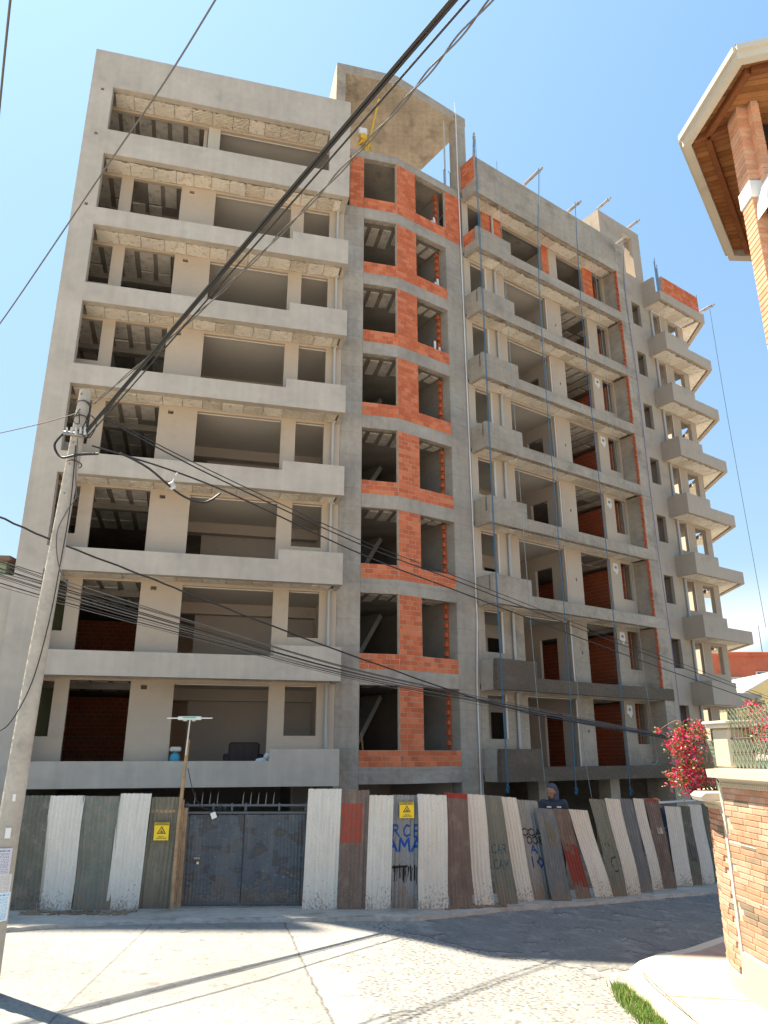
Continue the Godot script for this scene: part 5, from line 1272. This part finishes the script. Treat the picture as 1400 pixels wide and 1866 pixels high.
	part(o, "pier_band", box_mesh(Vector3(0.22, 0.28, 0.34), 0.01), M.white, Transform3D(Basis.IDENTITY, Vector3(5.345, 10.1, -8.86) - org))
	# white arched hood, glazing behind
	var st := newst()
	var prev := []
	for i in 13:
		var a := lerpf(PI, PI * 0.5, i / 12.0)
		var c := Vector2(6.55, 9.55)
		var p_in := c + Vector2(cos(a) * 1.10, sin(a) * 1.12); var p_out := c + Vector2(cos(a) * 1.28, sin(a) * 1.34)
		var row := [L.call(Vector3(p_in.x, p_in.y, -8.42)), L.call(Vector3(p_out.x, p_out.y, -8.42)), L.call(Vector3(p_out.x, p_out.y, -8.9)), L.call(Vector3(p_in.x, p_in.y, -8.9))]
		if i > 0:
			for k in 4: quad(st, prev[k], row[k], row[(k + 1) % 4], prev[(k + 1) % 4])
		prev = row
	part(o, "arch_hood", done(st), M.white)
	part(o, "window_glass", box_mesh(Vector3(3.2, 9.0, 0.04)), plain(Color(0.02, 0.025, 0.03), 0.12), Transform3D(Basis.IDENTITY, Vector3(7.16, 7.0, -8.96) - org))
	part(o, "main_wall", prism(PackedVector2Array([Vector2(0.3, -0.02), Vector2(2.35, -2.95), Vector2(5.5, -2.95), Vector2(5.5, -0.02)]), -0.5, soffit_y + 0.08), M.mortar)

# ---------------------------------------------------------------- background
func windows_on(o: Node3D, w: float, h: float, z: float, cols: int, rows: int, x0: float, dx: float, y0: float, dy: float, m: Material) -> void:
	for i in cols:
		for j in rows:
			var f := part(o, "window", box_mesh(Vector3(w, h, 0.16), 0.02), M.white, Transform3D(Basis.IDENTITY, Vector3(x0 + dx * i, y0 + dy * j, z)))
			for a in 2:
				for b in 2: part(f, "pane", box_mesh(Vector3(w * 0.40, h * 0.42, 0.04)), m, Transform3D(Basis.IDENTITY, Vector3((a - 0.5) * w * 0.46, (b - 0.5) * h * 0.46, 0.08)))
func build_background() -> void:
	var glass := plain(Color(0.05, 0.06, 0.07), 0.2)
	var red := mineral(110, Color(0.50, 0.145, 0.085), 0.10, 4.0, {grain = 0.5})
	var o := thing("red_building", "distant red brick building with white grid window", "building", Vector3(28.0, -2.6, -60.0))
	part(o, "wall", box_mesh(Vector3(7.0, 12.0, 8.0), 0.05), red, Transform3D(Basis(Vector3.UP, 0.0), Vector3(-1.6, 6.0, 0)))
	windows_on(o, 1.1, 1.2, 4.05, 1, 1, 0.0, 0, 10.2, 0, glass)
	part(o, "balcony_glazing", box_mesh(Vector3(2.2, 1.4, 0.2)), M.pipe, Transform3D(Basis.IDENTITY, Vector3(-2.6, 9.7, 4.06)))
	part(o, "parapet", box_mesh(Vector3(7.3, 0.3, 8.3), 0.05), red, Transform3D(Basis.IDENTITY, Vector3(-1.6, 12.1, 0)))
	part(o, "aerial_mast", tube_mesh([Vector3(1.2, 12.0, 2), Vector3(1.2, 14.6, 2)], 0.04, 0.02, 5), M.rebar)
	var g := thing("grey_building", "dark grey building with balconies behind the red one", "building", Vector3(35.5, -3.2, -62.0))
	part(g, "wall", box_mesh(Vector3(8, 12.4, 8)), M.concrete, Transform3D(Basis.IDENTITY, Vector3(0, 6.2, 0)))
	for i in 3: part(g, "balcony_glazing", box_mesh(Vector3(2.0, 1.3, 0.2)), glass, Transform3D(Basis.IDENTITY, Vector3(-2.9, 4.6 + 2.6 * i, 4.03)))
	var yel := mineral(113, Color(0.62, 0.52, 0.27), 0.06, 4.0, {grain = 0.4})
	var y := thing("yellow_house", "pale yellow gabled house beyond the wing", "house", Vector3(24.0, -2.2, -50.0))
	part(y, "wall", box_mesh(Vector3(6.4, 7.6, 8)), yel, Transform3D(Basis.IDENTITY, Vector3(0, 3.8, 0)))
	var st := newst()
	var pts := [Vector3(-3.2, 7.6, 4.0), Vector3(0.0, 9.3, 4.0), Vector3(3.2, 7.6, 4.0)]
	for v in pts: st.add_vertex(v)
	for v in pts: st.add_vertex(v - Vector3(0, 0, 8))
	for i in 3: quad(st, pts[i], pts[(i + 1) % 3], pts[(i + 1) % 3] - Vector3(0, 0, 8), pts[i] - Vector3(0, 0, 8))
	part(y, "gable", done(st), yel)
	for sg in [-1.0, 1.0]:
		var b := Basis(Vector3.BACK, sg * -0.49)
		part(y, "roof_slope", box_mesh(Vector3(3.95, 0.16, 8.6), 0.02), M.cream, Transform3D(b, Vector3(sg * 1.68, 8.46, 0)))
	windows_on(y, 0.6, 0.7, 4.03, 3, 1, -0.4, 1.1, 6.4, 0, glass)
	var wh := thing("white_house", "low white rendered house behind the railing flowers", "house", Vector3(27.0, -2.6, -40.0))
	part(wh, "wall", box_mesh(Vector3(18, 5.6, 6)), M.cream, Transform3D(Basis.IDENTITY, Vector3(2, 2.8, 0)))
	part(wh, "roof_edge", box_mesh(Vector3(18.4, 0.25, 6.4), 0.03), M.cream, Transform3D(Basis.IDENTITY, Vector3(2, 5.72, 0)))
	windows_on(wh, 0.9, 1.1, 3.03, 4, 1, -4.0, 2.6, 3.4, 0, glass)
	# next door on the left: low green-washed wall, and an unseen tall block added out of frame to shade the street
	var gr := thing("green_house", "green washed neighbour house with tiled edge left of the building", "house", Vector3(-13.5, 0, -21.5))
	part(gr, "wall", box_mesh(Vector3(7.2, 7.3, 5.0)), mineral(116, Color(0.30, 0.34, 0.20), 0.12, 3.0, {grain = 0.6}), Transform3D(Basis.IDENTITY, Vector3(0, 3.65, 0)))
	part(gr, "roof_edge", box_mesh(Vector3(7.5, 0.14, 5.3), 0.03), plain(Color(0.22, 0.13, 0.09), 0.9), Transform3D(Basis(Vector3.BACK, -0.03), Vector3(0, 7.38, 0)))
	var pw := thing("boundary_wall", "plain rendered boundary wall joining the building's left corner", "wall", at(LFT, -9.8, 0.2, 0))
	part(pw, "wall", box_mesh(Vector3(2.38, 6.8, 0.2)), M.render, Transform3D(LFT.basis, Vector3(0, 3.4, 0)))
	var tb := thing("added_tower_block", "unseen grey tower added to cast the shadow over the left fence", "building", Vector3(-25.4, 0, -30.8))
	part(tb, "wall", prism(PackedVector2Array([Vector2(-7.2, 6.0), Vector2(7.0, 6.0), Vector2(-1.6, -6.4), Vector2(-7.2, -6.4)]), 0.0, 40.0), M.raw)
	windows_on(tb, 1.6, 1.4, 6.03, 4, 6, -5.0, 3.3, 4.0, 5.6, glass)

# ---------------------------------------------------------------- people: bones joined by a smooth minimum, meshed as surface nets
func field(p: Vector3, bones: Array, k: float) -> float:
	var d := 1e9
	for b in bones:
		var a: Vector3 = b[0]; var ab: Vector3 = b[1] - a
		var t := clampf((p - a).dot(ab) / maxf(ab.length_squared(), 1e-9), 0.0, 1.0)
		var e: float = (p - a - ab * t).length() - lerpf(b[2], b[3], t)
		if d > 1e8: d = e
		else:
			var h := maxf(k - absf(d - e), 0.0) / k
			d = minf(d, e) - h * h * k * 0.25
	return d
func skin(st: SurfaceTool, bones: Array, cell: float, k: float, colour: Callable, xf: Transform3D) -> void:
	var lo := Vector3(1e9, 1e9, 1e9); var hi := -lo
	for b in bones:
		for e in [[b[0], b[2]], [b[1], b[3]]]:
			lo = lo.min(e[0] - Vector3.ONE * (e[1] + cell * 2)); hi = hi.max(e[0] + Vector3.ONE * (e[1] + cell * 2))
	var n := Vector3i(((hi - lo) / cell).ceil()) + Vector3i.ONE
	var val := PackedFloat32Array(); val.resize(n.x * n.y * n.z)
	for z in n.z:
		for y in n.y:
			for x in n.x: val[(z * n.y + y) * n.x + x] = field(lo + Vector3(x, y, z) * cell, bones, k)
	var idx := {}
	var verts := []
	var C := [[0, 0, 0], [1, 0, 0], [0, 1, 0], [1, 1, 0], [0, 0, 1], [1, 0, 1], [0, 1, 1], [1, 1, 1]]
	var Eg := [[0, 1], [2, 3], [4, 5], [6, 7], [0, 2], [1, 3], [4, 6], [5, 7], [0, 4], [1, 5], [2, 6], [3, 7]]
	for z in n.z - 1:
		for y in n.y - 1:
			for x in n.x - 1:
				var v := []
				var neg := 0
				for c in C:
					var q := val[((z + c[2]) * n.y + y + c[1]) * n.x + x + c[0]]
					v.append(q)
					if q < 0: neg += 1
				if neg == 0 or neg == 8: continue
				var s := Vector3.ZERO; var m := 0
				for e in Eg:
					var a: float = v[e[0]]; var b: float = v[e[1]]
					if (a < 0) == (b < 0): continue
					var t := a / (a - b)
					s += Vector3(C[e[0]][0], C[e[0]][1], C[e[0]][2]).lerp(Vector3(C[e[1]][0], C[e[1]][1], C[e[1]][2]), t); m += 1
				idx[Vector3i(x, y, z)] = verts.size()
				verts.append(lo + (Vector3(x, y, z) + s / m) * cell)
	st.set_smooth_group(0)
	var emit := func(q: Array) -> void:
		for i in [0, 1, 2, 0, 2, 3]:
			var p: Vector3 = verts[q[i]]
			st.set_color(colour.call(p)); st.add_vertex(xf * p)
	for z in range(1, n.z - 1):
		for y in range(1, n.y - 1):
			for x in range(1, n.x - 1):
				var a := val[(z * n.y + y) * n.x + x] < 0
				if a != (val[(z * n.y + y) * n.x + x + 1] < 0):
					var q := [idx[Vector3i(x, y - 1, z - 1)], idx[Vector3i(x, y, z - 1)], idx[Vector3i(x, y, z)], idx[Vector3i(x, y - 1, z)]]
					if not a: q.reverse()
					emit.call(q)
				if a != (val[(z * n.y + y + 1) * n.x + x] < 0):
					var q := [idx[Vector3i(x - 1, y, z - 1)], idx[Vector3i(x - 1, y, z)], idx[Vector3i(x, y, z)], idx[Vector3i(x, y, z - 1)]]
					if not a: q.reverse()
					emit.call(q)
				if a != (val[((z + 1) * n.y + y) * n.x + x] < 0):
					var q := [idx[Vector3i(x - 1, y - 1, z)], idx[Vector3i(x, y - 1, z)], idx[Vector3i(x, y, z)], idx[Vector3i(x - 1, y, z)]]
					if not a: q.reverse()
					emit.call(q)
func hand_bones(w: Vector3, dir: Vector3, side: Vector3, bend_: Vector3) -> Array:
	var o := []
	var palm := w + dir * 0.085
	o.append([w, palm, 0.026, 0.034])
	for i in 4:
		var r := palm + side * (0.030 - 0.020 * i)
		var l: float = [0.036, 0.042, 0.039, 0.030][i]
		var m := r + (dir + bend_ * 0.4).normalized() * l
		o.append([palm + side * (0.022 - 0.015 * i) - dir * 0.02, r, 0.012, 0.0098]); o.append([r, m, 0.0098, 0.009])
		o.append([m, m + (dir + bend_ * 1.6).normalized() * l * 0.85, 0.009, 0.008])
	var tb := w + dir * 0.03 + side * 0.03
	o.append([w + dir * 0.02, tb, 0.015, 0.012]); o.append([tb, tb + (dir + side * 0.7 + bend_ * 0.5).normalized() * 0.045, 0.011, 0.0095])
	return o
func person(label: String, xf: Transform3D, J: Dictionary, top: Color, legs: Color, hood: bool, helmet: bool) -> void:
	var o := thing("person", label, "person", xf.origin)
	o.basis = xf.basis
	var st := SurfaceTool.new(); st.begin(Mesh.PRIMITIVE_TRIANGLES)
	var B := []
	B.append([J.pelvis, J.belly, 0.135, 0.125]); B.append([J.belly, J.chest, 0.125, 0.14]); B.append([J.chest, J.neck, 0.12, 0.055])
	for s in ["l", "r"]:
		B.append([J.chest + (J["sh" + s] - J.chest) * 0.4, J["sh" + s], 0.105, 0.078]); B.append([J["sh" + s], J["el" + s], 0.072, 0.054]); B.append([J["el" + s], J["wr" + s], 0.052, 0.036])
		B.append([J.pelvis.lerp(J["hip" + s], 0.7), J["hip" + s], 0.12, 0.105]); B.append([J["hip" + s], J["kn" + s], 0.098, 0.066]); B.append([J["kn" + s], J["an" + s], 0.064, 0.044])
		B.append([J["an" + s], J["an" + s] + Vector3(0, -0.045, 0.16), 0.05, 0.036])
	var skin_c := Color(0.30, 0.165, 0.105)
	var py: float = J.pelvis.y
	skin(st, B, 0.026, 0.06, func(p: Vector3) -> Color: return legs if p.y < py - 0.02 else top, Transform3D.IDENTITY)
	# head with brow, nose, mouth, ears
	var hd: Vector3 = J.head; var f: Vector3 = J.look; var sd: Vector3 = Vector3.UP.cross(f).normalized(); var u: Vector3 = f.cross(sd).normalized()
	var Hb := [[hd + u * 0.045, hd + u * 0.02 + f * 0.01, 0.092, 0.09], [hd - u * 0.05 + f * 0.03, hd - u * 0.075 + f * 0.045, 0.066, 0.052], [hd + u * 0.01 + f * 0.088, hd - u * 0.025 + f * 0.106, 0.012, 0.017], [hd + u * 0.022 + f * 0.082 - sd * 0.035, hd + u * 0.022 + f * 0.082 + sd * 0.035, 0.014, 0.014], [hd - u * 0.062 + f * 0.088 - sd * 0.02, hd - u * 0.062 + f * 0.088 + sd * 0.02, 0.010, 0.010], [J.neck, hd - u * 0.05, 0.054, 0.05]]
	for s in [-1.0, 1.0]: Hb.append([hd + sd * 0.088 * s + u * 0.01, hd + sd * 0.094 * s - u * 0.03, 0.016, 0.012])
	skin(st, Hb, 0.012, 0.02, func(p: Vector3) -> Color: return Color(0.13, 0.06, 0.045) if absf((p - hd).dot(u) + 0.062) < 0.008 and (p - hd).dot(f) > 0.085 else skin_c, Transform3D.IDENTITY)
	for s in ["l", "r"]:
		var d: Vector3 = (J["wr" + s] - J["el" + s]).normalized()
		var side := (Vector3.UP.cross(d)).normalized() * (1.0 if s == "l" else -1.0)
		skin(st, hand_bones(J["wr" + s], d, side, Vector3(0, -0.6, 0)), 0.007, 0.010, func(_p: Vector3) -> Color: return skin_c, Transform3D.IDENTITY)
	st.generate_normals()
	var m := StandardMaterial3D.new(); m.vertex_color_use_as_albedo = true; m.roughness = 0.85
	part(o, "body", st.commit(), m)
	for s in [-1.0, 1.0]: part(o, "eye", box_mesh(Vector3(0.022, 0.010, 0.008), 0.003), M.black, Transform3D(Basis(sd, u, f), hd + f * 0.092 + sd * 0.034 * s + u * 0.004))
	if hood:
		var hs := SurfaceTool.new(); hs.begin(Mesh.PRIMITIVE_TRIANGLES)
		skin(hs, [[hd + u * 0.058 - f * 0.045, hd - u * 0.01 - f * 0.055, 0.108, 0.112], [hd - u * 0.06 - f * 0.05, J.neck - u * 0.01 - f * 0.03, 0.10, 0.10], [hd - u * 0.135 - sd * 0.06, hd - u * 0.135 + sd * 0.06, 0.055, 0.055], [hd + u * 0.11 + f * 0.01 - sd * 0.03, hd + u * 0.11 + f * 0.01 + sd * 0.03, 0.045, 0.045]], 0.014, 0.03, func(_p: Vector3) -> Color: return Color(0.045, 0.06, 0.10), Transform3D.IDENTITY)
		hs.generate_normals()
		part(o, "hood", hs.commit(), m)
	if helmet:
		var q := SurfaceTool.new(); q.begin(Mesh.PRIMITIVE_TRIANGLES); q.set_smooth_group(0)
		for i in 16:
			for j in 6:
				for c in [[0, 0], [1, 0], [1, 1], [0, 0], [1, 1], [0, 1]]:
					var a: float = TAU * (i + c[0]) / 16.0; var b: float = PI * 0.5 * (j + c[1]) / 6.0
					q.add_vertex(hd + u * 0.045 + (sd * cos(a) * 0.115 + f * sin(a) * 0.135) * cos(b) * (1.12 if j == 0 and c[1] == 0 else 1.0) + u * sin(b) * 0.115)
		q.generate_normals()
		part(o, "hard_hat", q.commit(), plain(Color(0.75, 0.16, 0.03), 0.4))
	else:
		for s in [-1.0, 1.0]: part(o, "reflective_strip", box_mesh(Vector3(0.09, 0.03, 0.012), 0.004), M.white, Transform3D(Basis.IDENTITY, J.chest + Vector3(s * 0.10, 0.02, 0.142)))
func build_people() -> void:
	var j := {pelvis = Vector3(0, 0.95, 0), belly = Vector3(0, 1.12, 0.01), chest = Vector3(0, 1.33, 0.03), neck = Vector3(0, 1.50, 0.05), head = Vector3(-0.03, 1.635, 0.10), look = Vector3(-0.62, -0.30, 0.72).normalized(),
		shl = Vector3(-0.2, 1.41, 0.03), shr = Vector3(0.2, 1.41, 0.03), ell = Vector3(-0.31, 1.17, 0.10), elr = Vector3(0.31, 1.15, 0.06), wrl = Vector3(-0.30, 1.08, 0.32), wrr = Vector3(0.12, 1.05, 0.26),
		hipl = Vector3(-0.1, 0.9, 0), hipr = Vector3(0.1, 0.9, 0), knl = Vector3(-0.12, 0.5, 0.05), knr = Vector3(0.12, 0.5, 0.02), anl = Vector3(-0.13, 0.08, 0), anr = Vector3(0.13, 0.08, -0.02)}
	person("hooded worker in dark blue jacket looking down behind fence", Transform3D(Basis(Vector3.UP, -0.15), Vector3(3.5, 0.02, -16.5)), j, Color(0.028, 0.036, 0.055), Color(0.03, 0.032, 0.04), true, false)
	var b := {pelvis = Vector3(0, 0.92, -0.12), belly = Vector3(0, 1.08, 0.0), chest = Vector3(0, 1.36, 0.12), neck = Vector3(0, 1.49, 0.26), head = Vector3(0, 1.56, 0.39), look = Vector3(0, -0.55, 0.83).normalized(),
		shl = Vector3(-0.2, 1.40, 0.18), shr = Vector3(0.2, 1.40, 0.18), ell = Vector3(-0.27, 1.12, 0.22), elr = Vector3(0.27, 1.12, 0.22), wrl = Vector3(-0.18, 0.98, 0.44), wrr = Vector3(0.18, 0.98, 0.44),
		hipl = Vector3(-0.1, 0.88, -0.12), hipr = Vector3(0.1, 0.88, -0.12), knl = Vector3(-0.13, 0.48, 0.02), knr = Vector3(0.13, 0.48, 0.02), anl = Vector3(-0.13, 0.08, -0.06), anr = Vector3(0.13, 0.08, -0.06)}
	person("stooping worker in orange hard hat behind the brown sheet", Transform3D(Basis(Vector3.UP, -1.1), Vector3(7.0, ground_y(7.0) + 0.24, -19.7)), b, Color(0.05, 0.07, 0.14), Color(0.09, 0.085, 0.08), false, true)

func build_clutter() -> void:
	# left balcony, lowest storey
	var f0 := yb(1) + 0.2
	var jug := thing("water_jug", "blue plastic jug with a rag on it on the lowest balcony", "jug", at(LFT, -4.24, 0.6, f0))
	var prof := [[0.0, 0.12], [0.02, 0.14], [0.50, 0.14], [0.60, 0.10], [0.64, 0.05], [0.68, 0.05]]
	for i in prof.size() - 1: part(jug, "body" if i < 4 else "neck", tube_mesh([Vector3(0, prof[i][0], 0), Vector3(0, prof[i + 1][0], 0)], prof[i][1], prof[i + 1][1], 14), plain(Color(0.05, 0.30, 0.42), 0.3))
	part(jug, "rag", box_mesh(Vector3(0.26, 0.12, 0.24), 0.04), M.bead, Transform3D(Basis(Vector3.UP, 0.5), Vector3(0, 0.72, 0)))
	var sofa := thing("armchair", "dark brown padded armchair seen over the lowest parapet", "armchair", at(LFT, -2.42, 1.55, f0))
	sofa.basis = LFT.basis
	var dk := plain(Color(0.035, 0.022, 0.018), 0.75)
	part(sofa, "seat", box_mesh(Vector3(0.78, 0.38, 0.7), 0.06), dk, Transform3D(Basis.IDENTITY, Vector3(0, 0.22, 0)))
	part(sofa, "backrest", box_mesh(Vector3(0.84, 0.62, 0.22), 0.09), dk, Transform3D(Basis.IDENTITY, Vector3(0, 0.6, 0.28)))
	for i in 3: part(sofa, "backrest_seam", tube_mesh([Vector3(-0.2 + 0.2 * i, 0.34, 0.395), Vector3(-0.2 + 0.2 * i, 0.86, 0.39)], 0.008, -1, 5), dk)
	for s in [-1.0, 1.0]: part(sofa, "armrest", box_mesh(Vector3(0.14, 0.3, 0.7), 0.05), dk, Transform3D(Basis.IDENTITY, Vector3(s * 0.46, 0.46, 0)))
	var sk := thing("cement_sack", "crumpled white sack beside the dark armchair", "sack", at(LFT, -1.98, 0.7, f0))
	part(sk, "sack", box_mesh(Vector3(0.3, 0.5, 0.25), 0.09), M.white, Transform3D(Basis(Vector3.BACK, 0.2), Vector3(0, 0.25, 0)))
	part(sk, "tie", box_mesh(Vector3(0.12, 0.14, 0.1), 0.04), M.white, Transform3D(Basis(Vector3.BACK, -0.5), Vector3(0.12, 0.55, 0)))
	# off-cuts stored at the stair openings
	for k in [6, 7, 8]:
		for i in 3:
			var h: float = 0.35 + 0.18 * ([2, 0, 1][(i + k) % 3])
			tag(part(self, "board_offcut", box_mesh(Vector3(0.09, h + 0.4, 0.04), 0.004), M.white, Transform3D(RFT.basis * Basis(Vector3.BACK, 0.06 * i), at(RFT, -1.32 + 0.13 * i, 1.05, yb(k) + 0.3 + (h + 0.4) / 2))), "%s pale offcut board in the stair opening of the %s storey" % [["tall", "short", "middling"][(i + k) % 3], {6: "sixth", 7: "seventh", 8: "top"}[k]], "board", "offcut boards in the stair openings")
	for k in [1, 2]:
		tag(part(self, "paper_notice", box_mesh(Vector3(0.17, 0.24, 0.004)), paper(20 + k, Color(0.2, 0.2, 0.2), Color(0.55, 0.54, 0.5), false), Transform3D(LFT.basis, at(LFT, 0.94, 2.58, yb(k) + (1.75 if k == 1 else 1.7)))), "white paper notice on the stair column, %s storey" % ["", "lowest", "second"][k], "notice")
	var lad := thing("step_ladder", "small wooden ladder leaning in the lowest stair opening", "ladder", at(LFT, 0.9, 1.7, yb(1) + 0.27))
	for s in [-1.0, 1.0]: part(lad, "stile", box_mesh(Vector3(0.04, 1.15, 0.04)), M.wood, Transform3D(Basis(Vector3.BACK, 0.1 * s), Vector3(s * 0.13, 0.57, 0)))
	for i in 3: part(lad, "rung", box_mesh(Vector3(0.28, 0.03, 0.03)), M.wood, Transform3D(Basis.IDENTITY, Vector3(0, 0.3 + 0.3 * i, 0)))
	tag(part(self, "plank", box_mesh(Vector3(0.08, 0.04, 1.3), 0.004), M.timber, Transform3D(RFT.basis * Basis(Vector3.UP, 1.2), at(RFT, 6.7, 0.35, yb(2) + 0.47))), "loose plank lying on the dark fresh parapet", "plank")
	var wp := thing("door_board", "pale yellow board standing in the lowest wing window", "board", at(RFT, 11.6, 1.6, yb(1) + 0.18))
	part(wp, "board", box_mesh(Vector3(0.3, 2.1, 0.05), 0.005), mineral(120, Color(0.58, 0.46, 0.26), 0.2, 1.0, {grain = 0.8}), Transform3D(RFT.basis, Vector3(0, 1.05, 0)))
	var bag := thing("tool_bag", "dark blue bag hung at the right end of the fence rail", "bag", Vector3(7.75, 1.29, -19.87))
	part(bag, "bag", box_mesh(Vector3(0.16, 0.32, 0.14), 0.05), plain(Color(0.03, 0.08, 0.16), 0.8), Transform3D(Basis.IDENTITY, Vector3(0, 0.16, 0)))
	part(bag, "strap", tube_mesh([Vector3(-0.05, 0.3, 0), Vector3(0, 0.42, 0), Vector3(0.05, 0.3, 0)], 0.012, -1, 5, 4), M.black)

# ---------------------------------------------------------------- sky
func sky_image() -> Image:
	var W := 1024; var H := 512
	var sun := Vector3(-0.442, 1.0, -0.322).normalized()
	var n := FastNoiseLite.new(); n.seed = 4; n.frequency = 3.2; n.fractal_octaves = 5
	var d := PackedFloat32Array(); d.resize(W * H * 3)
	for j in H:
		var el := PI * (0.5 - (j + 0.5) / H)
		for i in W:
			var az := TAU * ((i + 0.5) / W)       # column 0 looks along -z
			var v := Vector3(sin(az) * cos(el), sin(el), -cos(az) * cos(el))
			var up := maxf(v.y, 0.0)
			var t := pow(1.0 - up, 2.6)
			var c := Color(0.140, 0.292, 0.54).lerp(Color(0.47, 0.635, 0.70), t)
			var cs := v.dot(sun)
			var mie := 0.40 * pow(maxf(0.0, cs * 0.5 + 0.5), 7.0) + 0.10 * pow(maxf(0.0, cs), 30.0)
			c += Color(0.62, 0.73, 0.70) * mie
			# a few low cumulus near the horizon
			var cl := n.get_noise_3d(v.x * 1.6, v.y * 3.2, v.z * 1.6) * 0.5 + 0.5
			var band := clampf(1.0 - absf(el - 0.10) / 0.13, 0.0, 1.0)
			var east := clampf((v.dot(Vector3(0.462, 0.115, -0.879)) - 0.975) * 60.0, 0.0, 1.0)
			var k := clampf((cl - 0.62 + 0.26 * east) * 8.0, 0.0, 1.0) * band * band * (3.0 - 2.0 * band)
			c = c.lerp(Color(0.80, 0.80, 0.80), k)
			if v.y < 0.0: c = c.lerp(Color(0.34, 0.33, 0.31), clampf(-v.y * 14.0, 0.0, 1.0))
			var q := (j * W + i) * 3
			d[q] = c.r; d[q + 1] = c.g; d[q + 2] = c.b
	return Image.create_from_data(W, H, false, Image.FORMAT_RGBF, d.to_byte_array())

func _ready() -> void:
	rng.seed = 20240611
	var cam := Camera3D.new()
	cam.name = "camera"
	cam.fov = 69.03
	cam.far = 900.0; cam.near = 0.05
	cam.position = Vector3(0, 2.4, 0)
	cam.rotation_degrees = Vector3(18.01, 0, 0)
	add_child(cam); cam.current = true
	var env := Environment.new()
	env.background_mode = Environment.BG_SKY
	var sky := Sky.new()
	var pm := PanoramaSkyMaterial.new()
	pm.panorama = ImageTexture.create_from_image(sky_image())
	sky.sky_material = pm
	env.sky = sky
	env.background_energy_multiplier = 0.46
	env.tonemap_mode = Environment.TONE_MAPPER_LINEAR
	env.tonemap_exposure = 3.6
	env.sdfgi_enabled = true; env.ssao_enabled = true; env.ssil_enabled = true
	var we := WorldEnvironment.new(); we.name = "environment"; we.environment = env
	add_child(we)
	var sun := DirectionalLight3D.new()
	sun.name = "sun"
	sun.light_energy = 1.6
	sun.light_color = Color(1.0, 0.945, 0.85)
	sun.light_angular_distance = 0.53
	sun.shadow_enabled = true
	add_child(sun)
	sun.look_at_from_position(Vector3.ZERO, Vector3(0.442, -1.0, 0.322))
	LFT = Transform3D(Basis(Vector3(sin(1.3194), 0, -cos(1.3194)), Vector3.UP, Vector3(cos(1.3194), 0, sin(1.3194))), Vector3(-1.188, 0, -20.8644))
	RFT = Transform3D(Basis(Vector3(sin(0.9449), 0, -cos(0.9449)), Vector3.UP, Vector3(cos(0.9449), 0, sin(0.9449))), Vector3(3.5103, 0, -23.4688))
	make_materials()
	build_ground()
	var B := thing("apartment_building", "eight storey unfinished concrete apartment building with orange brick stair tower", "building")
	left_block(B)
	stair_tower(B)
	right_block(B)
	far_wing(B)
	build_background()
	build_house()
	build_perimeter_wall()
	build_fence()
	build_pole()
	build_cables()
	build_ropes()
	build_hoist()
	build_bougainvillea()
	build_people()
	build_clutter()
